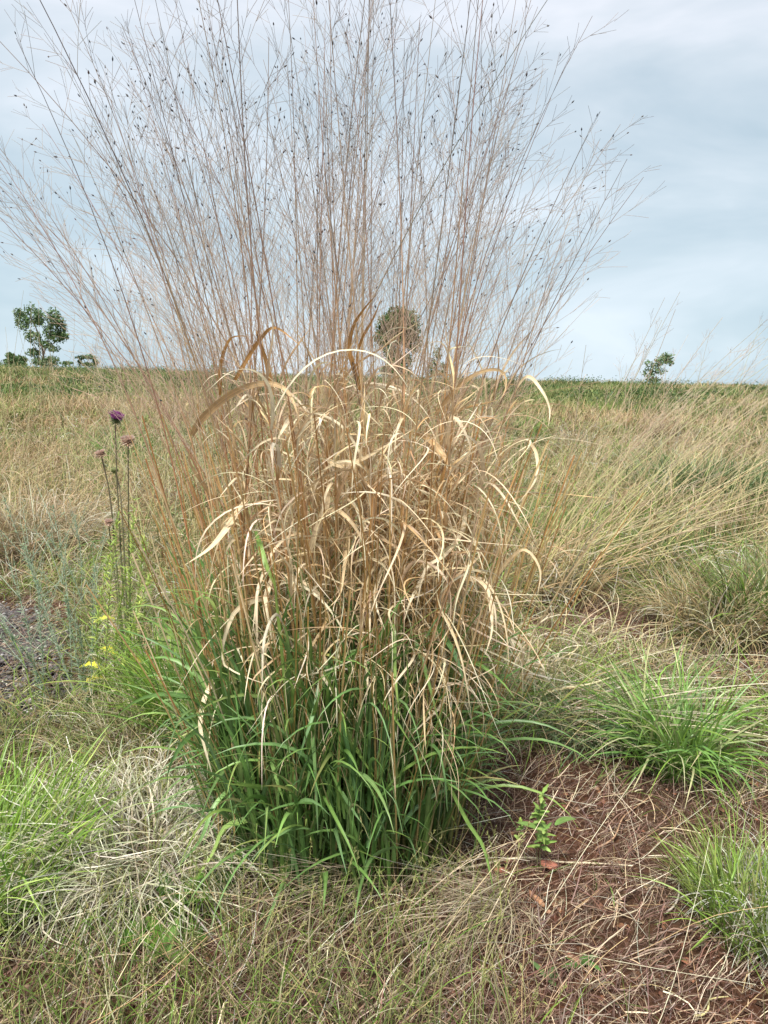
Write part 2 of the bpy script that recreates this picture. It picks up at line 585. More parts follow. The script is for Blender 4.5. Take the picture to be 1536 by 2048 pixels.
def build_culms():
    rg = np.random.default_rng(5)
    bx, by, lx, ly, h = culm_set()
    N = len(bx)
    S = 22
    t = np.linspace(0, 1, S)[None, :]
    pw = 1.35 + 0.5 * rg.random((N, 1)) + 0.75 * (np.abs(lx)[:, None] > 0.45)
    X = bx[:, None] + (lx - bx)[:, None] * t ** pw + 0.008 * rg.normal(size=(N, 1)) * np.sin(7 * t + 6 * rg.random((N, 1)))
    Y = by[:, None] + (ly - by)[:, None] * t ** pw + 0.008 * rg.normal(size=(N, 1)) * np.sin(6 * t + 6 * rg.random((N, 1)))
    Z = h[:, None] * t
    P = np.stack([X, Y, Z], -1)
    # radius: sheathed base, thin top; small swellings at the nodes
    r0 = 0.0021 + 0.0007 * rg.random((N, 1))
    rad = r0 * np.where(t < 0.45, 1, 1 - 0.80 * ((t - 0.45) / 0.55) ** 0.8) + 0.0001
    c0 = pal([(0.56, 0.38, 0.18), (0.50, 0.31, 0.13), (0.44, 0.25, 0.10), (0.60, 0.45, 0.24)], N, 0.12, rg=rg)
    cm = pal([(0.46, 0.27, 0.12), (0.38, 0.20, 0.10), (0.50, 0.33, 0.17)], N, 0.12, rg=rg)
    ct = pal([(0.22, 0.17, 0.14), (0.26, 0.19, 0.15), (0.19, 0.16, 0.14)], N, 0.1, rg=rg)
    tt = t[..., None]
    c0 = c0 * 0.6 + 0.4 * np.array([0.22, 0.25, 0.09])
    colr = np.where(tt < 0.52, c0[:, None] * (1 - tt / 0.52) + cm[:, None] * (tt / 0.52), 0)
    u = np.clip((tt - 0.52) / 0.3, 0, 1)
    colr = np.where(tt < 0.52, colr, cm[:, None] * (1 - u) + ct[:, None] * u)
    order = np.argsort(by)             # nearest first
    rest, restp = Geo(), Geo()
    for q, i in enumerate(order):
        k = 5
        V, Qf = tubes(P[i:i + 1], rad[i:i + 1], k)
        C = np.repeat(colr[i][:, None, :], k, 1)
        C = np.concatenate([C, np.full(C.shape[:-1] + (1,), 0.25)], -1).reshape(-1, 4)
        pg = panicle(P[i], rg, 1.0, 1.0)
        # shorter straw-coloured node rings
        if q < 100:
            g = Geo(); g.add(V, Qf, C)
            for s in (0.12, 0.22, 0.33, 0.44):
                j = s + 0.03 * rg.random()
                p = np.array([np.interp(j, t[0], P[i][:, a]) for a in range(3)])
                pn = np.stack([p + [0, 0, -0.004], p, p + [0, 0, 0.004]])[None]
                cc = np.array([[0.22, 0.12, 0.05]])
                tube_geo(g, pn, np.array([[0.7, 1.25, 0.7]]) * rad[i, 5] * 1.1, cc, cc, 5)
            o = g.build('culm', M_STEM, clump)
            pg.build('seed_head', M_STEM, o)
        else:
            rest.add(V, Qf, C)
            restp.add(np.concatenate(pg.V), np.concatenate(pg.Q), np.concatenate(pg.C))
    o = rest.build('culm', M_STEM, clump); o['kind'] = 'stuff'
    o2 = restp.build('seed_head', M_STEM, o); o2['kind'] = 'stuff'
    return P


CULM_P = build_culms()


def emit(G, c0, c1, name, mat, parent, n_ind, key, cpow=1.0):
    """the n_ind nearest (by key) strips become parts, the rest one stuff part"""
    order = np.argsort(key)
    for i in order[:n_ind]:
        V, Q, C = flat_strips(G[i:i + 1], c0[i:i + 1], c1[i:i + 1], cpow)
        Geo().add(V, Q, C).build(name, mat, parent)
    r = order[n_ind:]
    if len(r):
        V, Q, C = flat_strips(G[r], c0[r], c1[r], cpow)
        o = Geo().add(V, Q, C).build(name, mat, parent)
        o['kind'] = 'stuff'


HERO_STRAW = [
    ([(546, 1150), (532, 1209), (550, 1278), (578, 1323), (588, 1403)], 13, 4),
    ([(560, 1290), (534, 1205), (500, 1205), (464, 1232), (443, 1318), (482, 1350), (546, 1373)], 10, 4),
    ([(520, 1280), (508, 1206), (473, 1225), (405, 1300), (350, 1391)], 8, 4),
    ([(690, 1330), (705, 1273), (742, 1259), (774, 1264), (799, 1305), (799, 1341), (778, 1391), (742, 1423), (728, 1464)], 9, 2),
    ([(726, 1147), (724, 1287), (735, 1355), (730, 1430)], 8, 2),
    ([(850, 1300), (863, 1255), (881, 1282), (892, 1346), (885, 1405), (856, 1437), (819, 1473)], 12, 4),
    ([(890, 1230), (910, 1168), (942, 1157), (974, 1182), (983, 1227), (983, 1268), (970, 1310)], 12, 2),
    ([(605, 1255), (614, 1300), (642, 1346), (669, 1391), (685, 1430)], 10, 4),
    ([(623, 1282), (651, 1323), (639, 1369), (642, 1433), (651, 1505)], 8, 2),
    ([(440, 1345), (412, 1390), (400, 1446), (409, 1496), (427, 1556)], 10, 4),
    ([(384, 870), (404, 838), (453, 794), (501, 771), (541, 767), (574, 782), (594, 826), (598, 870)], 14, 1),
    ([(585, 880), (580, 842), (566, 862), (541, 911), (533, 957)], 12, 4),
    ([(509, 981), (481, 1016), (457, 1052), (420, 1096), (370, 1130)], 15, 2),
    ([(658, 967), (652, 1008), (645, 1030), (630, 1068), (606, 1141), (582, 1189)], 15, 2),
    ([(625, 1090), (638, 1036), (670, 1020), (699, 1040), (723, 1076), (745, 1123)], 11, 0),
    ([(832, 866), (864, 882), (901, 939), (909, 987), (884, 1044)], 14, 1),
    ([(890, 900), (905, 834), (933, 874), (941, 915), (917, 963), (868, 1004), (860, 1044)], 10, 4),
    ([(884, 1060), (880, 1100), (856, 1137), (820, 1205), (808, 1246)], 13, 4),
    ([(654, 919), (683, 931), (723, 919), (767, 895), (828, 858)], 10, 2),
    ([(870, 830), (900, 791), (941, 754), (983, 739), (1008, 746), (1012, 775), (999, 804)], 9, 1),
    ([(1020, 800), (1053, 754), (1082, 779), (1099, 816), (1097, 853)], 9, 2),
    ([(1000, 920), (1037, 878), (1057, 882), (1074, 911), (1070, 961), (1037, 1006)], 9, 2),
    ([(880, 1200), (905, 1163), (945, 1156), (975, 1180), (985, 1240), (975, 1300)], 10, 2),
    ([(960, 1200), (1010, 1130), (1050, 1100), (1080, 1140), (1075, 1190)], 11, 0),
    ([(735, 790), (715, 729), (723, 681), (747, 636), (765, 590)], 8, 3),
    ([(720, 780), (703, 721), (699, 693), (707, 652), (728, 618), (757, 585)], 10, 3),
    ([(545, 790), (533, 725), (517, 681), (511, 652), (515, 612), (530, 590)], 9, 3),
    ([(440, 790), (441, 733), (453, 689), (469, 673), (501, 673)], 8, 3),
    ([(470, 760), (500, 710), (520, 680), (550, 655), (600, 690)], 9, 3),
    ([(700, 1060), (690, 1130), (680, 1190), (640, 1230)], 10, 0),
    ([(940, 1010), (965, 960), (960, 900), (930, 870), (900, 880)], 10, 4),
    ([(1040, 1350), (1045, 1300), (1010, 1270), (985, 1240)], 6, 4),
    ([(930, 1010), (925, 1060), (890, 1110), (850, 1140), (830, 1230)], 9, 4),
    ([(600, 1160), (640, 1190), (660, 1240), (655, 1300)], 8, 4),
    ([(410, 1130), (414, 1180), (430, 1110), (450, 1060), (500, 1000)], 9, 2),
    ([(430, 1000), (400, 960), (378, 920), (385, 880)], 8, 1),
    ([(780, 1110), (760, 1150), (750, 1200), (770, 1260)], 9, 4),
]
HERO_GREEN = [
    ([(598, 1287), (578, 1328), (550, 1405), (528, 1469), (519, 1533)], 12),
    ([(630, 1420), (655, 1332), (642, 1364), (628, 1423), (610, 1478), (594, 1528)], 13),
    ([(617, 1385), (623, 1442), (630, 1515), (633, 1583), (636, 1670)], 13),
    ([(530, 1500), (546, 1528), (560, 1578), (578, 1624)], 12),
    ([(728, 1364), (760, 1396), (787, 1433), (824, 1492)], 11),
    ([(745, 1455), (769, 1515), (787, 1578), (806, 1670)], 10),
    ([(708, 1515), (712, 1560), (717, 1628)], 12),
    ([(664, 1560), (674, 1572), (696, 1606), (724, 1647)], 11),
    ([(620, 1650), (546, 1629), (487, 1642), (448, 1658), (427, 1706), (396, 1752), (364, 1800)], 16),
    ([(840, 1500), (851, 1487), (874, 1501), (888, 1551), (895, 1624)], 11),
    ([(850, 1460), (892, 1556), (910, 1592), (938, 1647), (965, 1688), (979, 1738), (990, 1800)], 13),
    ([(870, 1240), (888, 1273), (910, 1310), (929, 1369), (947, 1433)], 11),
    ([(560, 1580), (535, 1576), (487, 1569), (440, 1566)], 12),
    ([(400, 1280), (392, 1205), (410, 1196), (428, 1215), (437, 1260), (450, 1330)], 14),
    ([(511, 1064), (529, 1121), (550, 1173), (560, 1250)], 12),
    ([(690, 1400), (700, 1470), (740, 1540), (790, 1610)], 10),
    ([(830, 1280), (850, 1340), (880, 1450), (920, 1530)], 9),
    ([(480, 1560), (430, 1610), (400, 1680), (350, 1740)], 9),
    ([(600, 1700), (570, 1760), (540, 1830), (520, 1880)], 14),
    ([(760, 1290), (785, 1250), (790, 1350), (800, 1440)], 10),
    ([(640, 1660), (700, 1690), (760, 1720)], 13),
    ([(440, 1440), (380, 1470), (340, 1530), (330, 1600)], 11),
]


def hero(pts, wpx, Y0, Y1, rg, S=22):
    n = len(pts)
    Ys = np.linspace(0, 1, n)
    Yv = Y0 + (Y1 - Y0) * np.sin(Ys * 1.5) + 0.012 * rg.normal(size=n)
    c = np.array([at(p[0], p[1], y) for p, y in zip(pts, Yv)])
    P = spline(c, S)[None]
    T = nrm(np.gradient(P, axis=1))
    view = nrm(P - np.array([0, 0, CAM_H]))
    W = np.cross(T, view)
    tw = (0.55 * rg.normal() + 0.9 * rg.normal() * np.linspace(0, 1, S) + 0.45 * np.sin(np.linspace(0, 5, S) + 6 * rg.random()))[None]
    w = wpx * 0.98 / F * np.linalg.norm(c[0] - [0, 0, CAM_H])
    wid = taper(1, S, np.array([w]), 0.7, 0.9)
    return strip(P, W, wid, 0.13, tw, 3)


def clump_leaves():
    rg = np.random.default_rng(11)
    # dead leaves growing from the culms
    N = 3000
    ok = np.where((CULM_P[:, -1, 0] > -0.45) & (CULM_P[:, -1, 0] < 0.9))[0]
    i = ok[rg.integers(0, len(ok), N)]
    fo = ok[CULM_P[ok, 0, 1] < -0.03]; ro = ok[CULM_P[ok, 0, 0] > 0.1]
    i[:260] = fo[rg.integers(0, len(fo), 260)]
    i[300:1000] = ro[rg.integers(0, len(ro), 700)]
    i[1000:1700] = fo[rg.integers(0, len(fo), 700)]
    P = CULM_P[i]
    zt = 0.38 + 0.93 * rg.beta(1.15, 1.35, N)
    hh = P[:, -1, 2]
    f = zt / hh
    S0 = P.shape[1]
    k = f * (S0 - 1)
    k0 = np.floor(k).astype(int); fr = (k - k0)[:, None]
    base = P[np.arange(N), k0] * (1 - fr) + P[np.arange(N), np.minimum(k0 + 1, S0 - 1)] * fr
    rad = np.arctan2(base[:, 1], base[:, 0])
    az = rad + rg.normal(size=N) * 1.3
    az = np.where(np.cos(az) < -0.3, az + 1.2 * rg.normal(size=N), az)
    # long pale ones hanging over the green front
    fr_ = np.arange(N) < 260
    zt = np.where(fr_, 0.5 + 0.4 * rg.random(N), zt)
    L = 0.14 + 0.34 * rg.random(N) ** 1.3
    L = L * np.where(zt > 1.0, 0.62, 1.0)
    L = np.where(fr_, 0.26 + 0.22 * rg.random(N), L)
    az = np.where(fr_, -1.45 + 0.9 * rg.normal(size=N), az)
    L = np.where((base[:, 0] < -0.1) & (np.cos(az) < 0.1), L * 0.6, L)
    tilt = R(6) + R(34) * rg.random(N)
    bend = R(60) + R(125) * rg.random(N) ** 0.8
    bend = np.where((zt > 1.0) & (rg.random(N) < 0.6), bend * 0.3, bend)
    S = 16
    Pp, W = blade_paths(base, az, L, tilt, bend, S, 1.25, 0.9, rg, 3.1)
    tw = rg.normal(size=(N, 1)) * 0.5 + rg.normal(size=(N, 1)) * 1.6 * np.linspace(0, 1, S)[None] ** 1.5
    wid = taper(N, S, 0.0026 + 0.0066 * rg.random(N) ** 2.1, 0.7, 0.7)
    G = strip(Pp, W, wid, 0.15, tw, 3)
    c0 = pal(STRAWD + STRAW[:3], N, 0.12, rg=rg)
    c1 = pal(STRAW, N, 0.12, [3, 2, 3, 1, 3], rg=rg)
    c1[:260] = pal([STRAW[4], STRAW[2], (0.82, 0.74, 0.55)], 260, 0.08, rg=rg); c0[:260] = c1[:260] * 0.9
    # a few stay orange and stand up
    key = base[:, 1] - 0.3 * Pp[:, S // 2, 0] * 0 + 0.1 * rg.random(N)
    emit(G, c0, c1, 'dry_leaf', M_STRAW, clump, 100 - len(HERO_STRAW), key, 0.7)
    for pts, w, ci in HERO_STRAW:
        y0 = 1.86 + 0.1 * rg.random(); y1 = y0 - 0.13 - 0.12 * rg.random()
        G1 = hero(pts, w, y0, y1, rg) - CL
        a = np.array([STRAWD[0] if ci == 3 else STRAW[ci]]) * (0.93 + 0.1 * rg.random())
        b = np.array([STRAWD[1] if ci == 3 else STRAW[ci]]) * (0.95 + 0.15 * rg.random())
        V, Q, C = flat_strips(G1, a * (1, 0.93, 0.85), b)
        Geo().add(V, Q, C).build('dry_leaf', M_STRAW, clump)
    # upright straw sheaths and broken culms filling the middle
    N = 620
    a = rg.random(N) * 6.28; r = 0.28 * np.sqrt(rg.random(N))
    base = np.stack([r * np.cos(a) * 1.3 + 0.03, r * np.sin(a), np.zeros(N)], 1)
    az = a + rg.normal(size=N) * 0.5
    L = 0.55 + 0.75 * rg.random(N)
    Pp, W = blade_paths(base, az, L, R(1) + R(17) * rg.random(N) * (r / 0.28), R(14) * rg.random(N), 8, 1.2, 0.1, rg)
    wid = np.repeat((0.0032 + 0.0026 * rg.random(N))[:, None], 8, 1) * np.linspace(1, 0.75, 8)[None]
    tw = rg.random((N, 1)) * 3.1 + 0.8 * rg.normal(size=(N, 1)) * np.linspace(0, 1, 8)[None]
    G = strip(Pp, W, wid, 0.3, tw, 3)
    V, Q, C = flat_strips(G, pal([(0.13, 0.19, 0.06), (0.20, 0.20, 0.08)], N, 0.12, rg=rg), pal(STRAW[:2] + STRAWD, N, 0.12, rg=rg), 0.7)
    Geo().add(V, Q, C).build('stalk_sheath', M_STRAW, clump)['kind'] = 'stuff'
    # green leaves of the new growth
    N = 3300
    a = rg.random(N) * 6.28; r = 0.34 * np.sqrt(rg.random(N))
    base = np.stack([r * np.cos(a) * 1.02 + 0.0, r * np.sin(a), 0.01 + 0.46 * rg.random(N) ** 1.15], 1)
    az = a + rg.normal(size=N) * 1.2
    L = 0.22 + 0.32 * rg.random(N)
    tilt = R(1) + R(15) * rg.random(N) * (0.4 + r / 0.34)
    bend = R(5) + R(140) * rg.random(N) ** 1.6
    S = 12
    Pp, W = blade_paths(base, az, L, tilt, bend, S, 2.2, 0.3, rg, 2.9, 0.5)
    tw = rg.normal(size=(N, 1)) * 0.35 + rg.normal(size=(N, 1)) * 0.8 * np.linspace(0, 1, S)[None]
    wid = taper(N, S, 0.0065 + 0.0105 * rg.random(N) ** 1.4, 0.65, 0.9)
    G = strip(Pp, W, wid, 0.14, tw, 3)
    c0 = pal(GRN[:4], N, 0.15, rg=rg); c1 = pal(GRN, N, 0.15, rg=rg)
    c1 = np.where((rg.random(N) < 0.14)[:, None], pal([(0.35, 0.34, 0.12), (0.5, 0.42, 0.2)], N, 0.1, rg=rg), c1)
    emit(G, c0, c1, 'green_leaf', M_GREEN, clump, 100 - len(HERO_GREEN), base[:, 1] + 0.12 * rg.random(N), 1.2)
    for pts, w in HERO_GREEN:
        y0 = 1.78 + 0.08 * rg.random(); y1 = y0 - 0.12 - 0.10 * rg.random()
        lowest = max(p[1] for p in pts)
        y1 = min(y1, gnd(pts[-1][0], pts[-1][1])[1] - 0.03)
        y0 = min(y0, gnd(pts[0][0], max(pts[0][1], 1300))[1] - 0.02)
        G1 = hero(pts, w, y0, y1, rg) - CL
        a_ = pal(GRN[:3], 1, 0.05, rg=rg) * 1.15; b = pal(GRN[2:], 1, 0.05, rg=rg) * 1.2
        V, Q, C = flat_strips(G1, a_, b)
        Geo().add(V, Q, C).build('green_leaf', M_GREEN, clump)
    # green tiller stems
    N = 320
    a = rg.random(N) * 6.28; r = 0.31 * np.sqrt(rg.random(N))
    base = np.stack([r * np.cos(a) * 1.15, r * np.sin(a), np.zeros(N)], 1)
    Pp, W = blade_paths(base, a, 0.25 + 0.4 * rg.random(N), R(3) + R(15) * rg.random(N), R(12) * rg.random(N), 6, 1.2, 0.1, rg)
    g = Geo()
    tube_geo(g, Pp, 0.0022 * np.linspace(1, 0.6, 6)[None] * np.ones((N, 1)), pal([(0.16, 0.16, 0.06), (0.1, 0.14, 0.05)], N, 0.1, rg=rg), pal(GRN[:3], N, 0.1, rg=rg), 4)
    g.build('green_stem', M_GREEN, clump)['kind'] = 'stuff'


clump_leaves()


# ------------------------------------------------------------------ generic tufts
def tuft(name, loc, label, cat, n, n_ind, rad, L, w, tilt, bend, cols0, cols1, seed, group=None, az0=None, azs=0.9,
         mat=None, S=10, extra=None, wob=0.35, blade='blade', bp=1.5, wmul=1.0):
    rg = np.random.default_rng(seed)
    x, y = loc[0], loc[1]
    z = float(H(x, y))
    T = thing(name, (x, y, z), label, cat, group)
    a = rg.random(n) * 6.28; r = rad * np.sqrt(rg.random(n))
    bx, by = r * np.cos(a), r * np.sin(a)
    bz = H(x + bx, y + by) - z - 0.01
    base = np.stack([bx, by, bz], 1)
    az = (a if az0 is None else az0) + rg.normal(size=n) * azs
    LL = L[0] + (L[1] - L[0]) * rg.random(n)
    ti = R(tilt[0]) + R(tilt[1] - tilt[0]) * rg.random(n) * (0.35 + 0.65 * r / rad)
    be = R(bend[0]) + R(bend[1] - bend[0]) * rg.random(n)
    P, W = blade_paths(base, az, LL, ti, be, S, bp, wob, rg, 2.9)
    P[..., 2] = np.maximum(P[..., 2], H(x + P[..., 0], y + P[..., 1]) - z + 0.004)
    wid = taper(n, S, w[0] + (w[1] - w[0]) * rg.random(n), 0.7, 0.8)
    tw = rg.normal(size=(n, 1)) * 0.5 + rg.normal(size=(n, 1)) * 0.9 * np.linspace(0, 1, S)[None]
    G = strip(P, W, wid, 0.1, tw, 3)
    emit(G, pal(cols0, n, 0.14, rg=rg), pal(cols1, n, 0.14, rg=rg), blade, mat or M_FIELD, T, n_ind, by + 0.3 * rad * rg.random(n) - LL * 0.3)
    return T


BG = [(0.19, 0.33, 0.04), (0.26, 0.41, 0.06), (0.13, 0.25, 0.035), (0.36, 0.48, 0.11)]
PALE = [(0.66, 0.60, 0.46), (0.74, 0.70, 0.58), (0.56, 0.48, 0.33), (0.45, 0.38, 0.25)]
TAN = [(0.52, 0.38, 0.21), (0.46, 0.32, 0.17), (0.60, 0.48, 0.29), (0.40, 0.27, 0.15)]
OLIVE = [(0.20, 0.22, 0.075), (0.26, 0.27, 0.10), (0.15, 0.18, 0.06), (0.30, 0.29, 0.13)]
GREY = [(0.34, 0.30, 0.25), (0.42, 0.38, 0.32), (0.26, 0.21, 0.18)]

g_ = gnd
P0 = g_(-30, 1790)
tuft('green_tuft', (P0[0] - 0.06, P0[1] + 0.03), 'bright fresh green grass tuft at the left edge of the photo', 'grass tuft',
     1200, 50, 0.26, (0.18, 0.40), (0.0035, 0.008), (3, 40), (10, 90), BG[:3] + [GRN[0]], BG + [(0.42, 0.52, 0.15), (0.36, 0.48, 0.12), (0.6, 0.58, 0.4)], 31, mat=M_GREEN)
P0 = g_(285, 1715)
tuft('silvery_tuft', P0, 'silvery white dead grass tuft with curly blades, left of the big clump', 'grass tuft',
     1900, 60, 0.24, (0.18, 0.42), (0.0018, 0.0055), (10, 60), (60, 150), PALE + GREY, PALE[:2] + [(0.76, 0.74, 0.62), (0.5, 0.54, 0.34), (0.36, 0.43, 0.2)], 32, mat=M_STRAW, wob=0.9)
P0 = g_(385, 1480)
tuft('green_tuft', P0, 'fresh green grass filling the gap between the yellowish weed and the big clump', 'grass tuft',
     480, 40, 0.13, (0.25, 0.60), (0.004, 0.009), (2, 26), (5, 80), BG[:3] + [GRN[0]], BG + [GRN[2]], 49, mat=M_GREEN)
P0 = g_(300, 1500)
tuft('straw_tuft', P0, 'fine pale straw grass mound between the black gravel and the big clump', 'grass tuft',
     900, 30, 0.30, (0.16, 0.36), (0.0015, 0.0038), (3, 55), (20, 120), PALE + OLIVE, PALE + TAN[:2] + OLIVE[:2], 33, mat=M_STRAW, wob=0.7)
P0 = g_(1345, 1535)
tuft('green_tuft', P0, 'arching bright green grass tuft on red soil, right of the big clump', 'grass tuft',
     420, 60, 0.13, (0.26, 0.54), (0.005, 0.010), (2, 28), (30, 130), [(0.15, 0.26, 0.05)] + [GRN[0], GRN[2]], BG[:2] + GRN[:3] + [(0.56, 0.52, 0.30)], 34, mat=M_GREEN)
P0 = g_(1165, 1475)
tuft('green_tuft', P0, 'low dull blue-green grass tuft touching the right side of the big clump', 'grass tuft',
     620, 50, 0.19, (0.12, 0.30), (0.003, 0.0065), (5, 55), (20, 110), [(0.1, 0.17, 0.08), (0.13, 0.2, 0.09)], [(0.16, 0.25, 0.12), (0.22, 0.30, 0.15), (0.34, 0.36, 0.2)], 35, mat=M_GREEN)
P0 = g_(1500, 1860)
tuft('green_tuft', P0, 'yellow-green grass tuft in the lower right corner on brown litter', 'grass tuft',
     700, 50, 0.13, (0.12, 0.30), (0.002, 0.0055), (3, 40), (10, 80), BG[:3] + OLIVE, BG + OLIVE[:2], 36, mat=M_GREEN)
P0 = g_(1560, 1850)
tuft('dead_grass_mat', P0, 'matted whitish grey dead grass at the right edge behind the yellow-green tuft', 'dead grass',
     600, 30, 0.13, (0.12, 0.26), (0.002, 0.004), (5, 40), (90, 170), [(0.5, 0.5, 0.42), (0.42, 0.42, 0.36)], [(0.62, 0.62, 0.54), (0.5, 0.5, 0.42)], 37, mat=M_STRAW)
# lodged stalks fanning down to the right
P0 = g_(1080, 1440)
tuft('lodged_stalks', P0, 'bleached lodged grass stalks fanning down to the right over red soil', 'dead grass',
     120, 60, 0.16, (0.5, 1.0), (0.003, 0.006), (50, 72), (22, 42), [(0.5, 0.4, 0.26), (0.6, 0.5, 0.34)], PALE, 38, az0=-0.38, azs=0.30, mat=M_STRAW, S=14, bp=1.0, wob=0.2, blade='stalk')
SH = [(0.62, 0.52, 0.36), (0.55, 0.46, 0.33), (0.70, 0.62, 0.46)]
P0 = g_(1010, 1800)
tuft('straw_sheaf', P0, 'swept sheaf of pale dead straw falling towards the bottom edge below the red chips', 'dead grass',
     230, 50, 0.09, (0.25, 0.5), (0.0014, 0.003), (40, 78), (5, 40), [(0.4, 0.32, 0.22), (0.5, 0.4, 0.28)], SH, 45, az0=-2.15, azs=0.28, mat=M_STRAW, wob=0.25, blade='stalk', bp=1.0)
P0 = g_(760, 1760)
tuft('straw_sheaf', P0, 'thin pale straws sweeping left-down from the foot of the big clump', 'dead grass',
     150, 50, 0.13, (0.25, 0.55), (0.0012, 0.0026), (40, 80), (5, 40), [(0.4, 0.32, 0.22), (0.5, 0.4, 0.28)], SH, 46, az0=-2.35, azs=0.35, mat=M_STRAW, wob=0.25, blade='stalk', bp=1.0)
P0 = g_(1045, 1400)
tuft('curly_tuft', P0, 'cream-coloured curly dead blades arching at the right flank of the big clump', 'dead grass',
     170, 70, 0.20, (0.30, 0.62), (0.004, 0.009), (5, 50), (70, 165), [(0.5, 0.38, 0.2), (0.45, 0.36, 0.2)], PALE[:2] + STRAW[2:3] + STRAW[4:], 47, az0=0.0, azs=1.0, mat=M_STRAW, wob=1.1, S=14)
P0 = g_(1200, 1330)
tuft('curly_tuft', P0, 'loose curly pale blades lying around the bare red soil patch at right', 'dead grass',
     110, 60, 0.32, (0.25, 0.6), (0.003, 0.007), (15, 70), (40, 140), [(0.5, 0.38, 0.2), (0.45, 0.40, 0.2)], PALE[:3], 48, az0=0.0, azs=1.3, mat=M_STRAW, wob=1.1, S=14)
# drier bunch grasses behind
P0 = g_(1420, 1275)
tuft('bunch_grass', P0, 'tan bunch grass with dark green base near the right edge behind bare red soil', 'grass tuft',
     700, 40, 0.26, (0.28, 0.52), (0.004, 0.008), (3, 30), (30, 170), [(0.08, 0.13, 0.04), (0.12, 0.15, 0.05), (0.18, 0.14, 0.08)], TAN + PALE[:1], 39, mat=M_STRAW)
P0 = g_(1560, 1270)
tuft('bunch_grass', P0, 'dark green bunch grass cut off by the right edge', 'grass tuft',
     700, 30, 0.30, (0.35, 0.65), (0.004, 0.008), (3, 30), (10, 100), [(0.07, 0.12, 0.04)], OLIVE + BG[:2], 40, mat=M_GREEN)
P0 = g_(1400, 1010)
tuft('bunch_grass', P0, 'dark green mound of grass in the tan field at the right', 'grass tuft',
     1500, 30, 0.62, (0.5, 0.85), (0.008, 0.014), (5, 60), (20, 110), [(0.07, 0.12, 0.045)], [(0.12, 0.19, 0.06), (0.18, 0.24, 0.09)], 41, mat=M_GREEN)
P0 = g_(60, 1110)
tuft('bunch_grass', P0, 'brown bunch grass with shaded hollow behind the grey-green sprigs', 'grass tuft',
     1100, 40, 0.45, (0.4, 0.75), (0.004, 0.007), (5, 65), (20, 130), [(0.2, 0.15, 0.09), (0.13, 0.13, 0.06)], TAN + PALE, 42, mat=M_STRAW)
P0 = g_(225, 1100)
tuft('bunch_grass', P0, 'dry straw bunch grass just behind the thistle stems', 'grass tuft',
     420, 30, 0.30, (0.3, 0.6), (0.003, 0.006), (5, 55), (20, 130), [(0.2, 0.15, 0.09), (0.13, 0.13, 0.06)], TAN + OLIVE, 43, mat=M_STRAW)
P0 = g_(1110, 1130)
tuft('bunch_grass', P0, 'yellow-green grass clump peeping out behind the right side of the big clump', 'grass tuft',
     800, 30, 0.40, (0.3, 0.65), (0.004, 0.008), (5, 55), (20, 110), BG[:3], BG + OLIVE, 44, mat=M_GREEN)


# ------------------------------------------------------------------ smaller stands of tall grass crossing the horizon
def tall_clump(loc, label, n, lean, spread, hgt, seed, pan=True, rad=0.22, leaf=120, group=None, thick=1.0):
    rg = np.random.default_rng(seed)
    x, y = loc[0], loc[1]
    z = float(H(x, y))
    T = thing('tall_grass_clump', (x, y, z), label, 'grass clump', group)
    a = rg.random(n) * 6.28; r = rad * np.sqrt(rg.random(n))
    bx, by = r * np.cos(a), r * np.sin(a)
    tx = bx + lean[0] + spread * rg.normal(size=n); ty = by + lean[1] + spread * 0.7 * rg.normal(size=n)
    h = hgt * (0.72 + 0.33 * rg.random(n))
    S = 14
    t = np.linspace(0, 1, S)[None]
    P = np.stack([bx[:, None] + (tx - bx)[:, None] * t ** 1.25, by[:, None] + (ty - by)[:, None] * t ** 1.25, h[:, None] * (t - 0.12 * t ** 2 * (np.abs(tx - bx)[:, None] > 0.8))], -1)
    for i in range(n):
        g = Geo()
        c0 = pal([(0.50, 0.40, 0.20), (0.46, 0.32, 0.16), (0.55, 0.55, 0.20), (0.62, 0.56, 0.28)], 1, 0.15, rg=rg); c1 = pal([(0.40, 0.33, 0.22)], 1, 0.1, rg=rg)
        tube_geo(g, P[i:i + 1], thick * 0.0027 * np.linspace(1, 0.35, S)[None], c0, c1, 4)
        o = g.build('culm', M_STEM, T)
        if pan and rg.random() < 0.8:
            panicle(P[i], rg, 0.75, 0.55, 1.3, 0.06).build('seed_head', M_STEM, o)
    if leaf:
        N = leaf
        a = rg.random(N) * 6.28; r = rad * np.sqrt(rg.random(N))
        base = np.stack([r * np.cos(a), r * np.sin(a), 0.3 * rg.random(N)], 1)
        Pp, W = blade_paths(base, a + rg.normal(size=N) * 1.0, 0.2 + 0.35 * rg.random(N), R(5) + R(30) * rg.random(N), R(20) + R(120) * rg.random(N), 10, 1.4, 0.4, rg)
        G = strip(Pp, W, taper(N, 10, 0.005 + 0.005 * rg.random(N)), 0.1, rg.normal(size=(N, 1)) * np.linspace(0.3, 1.2, 10)[None], 3)
        emit(G, pal(OLIVE + TAN, N, 0.12, rg=rg), pal(TAN + PALE[:1], N, 0.12, rg=rg), 'dry_leaf', M_STRAW, T, 20, base[:, 1])
    return T


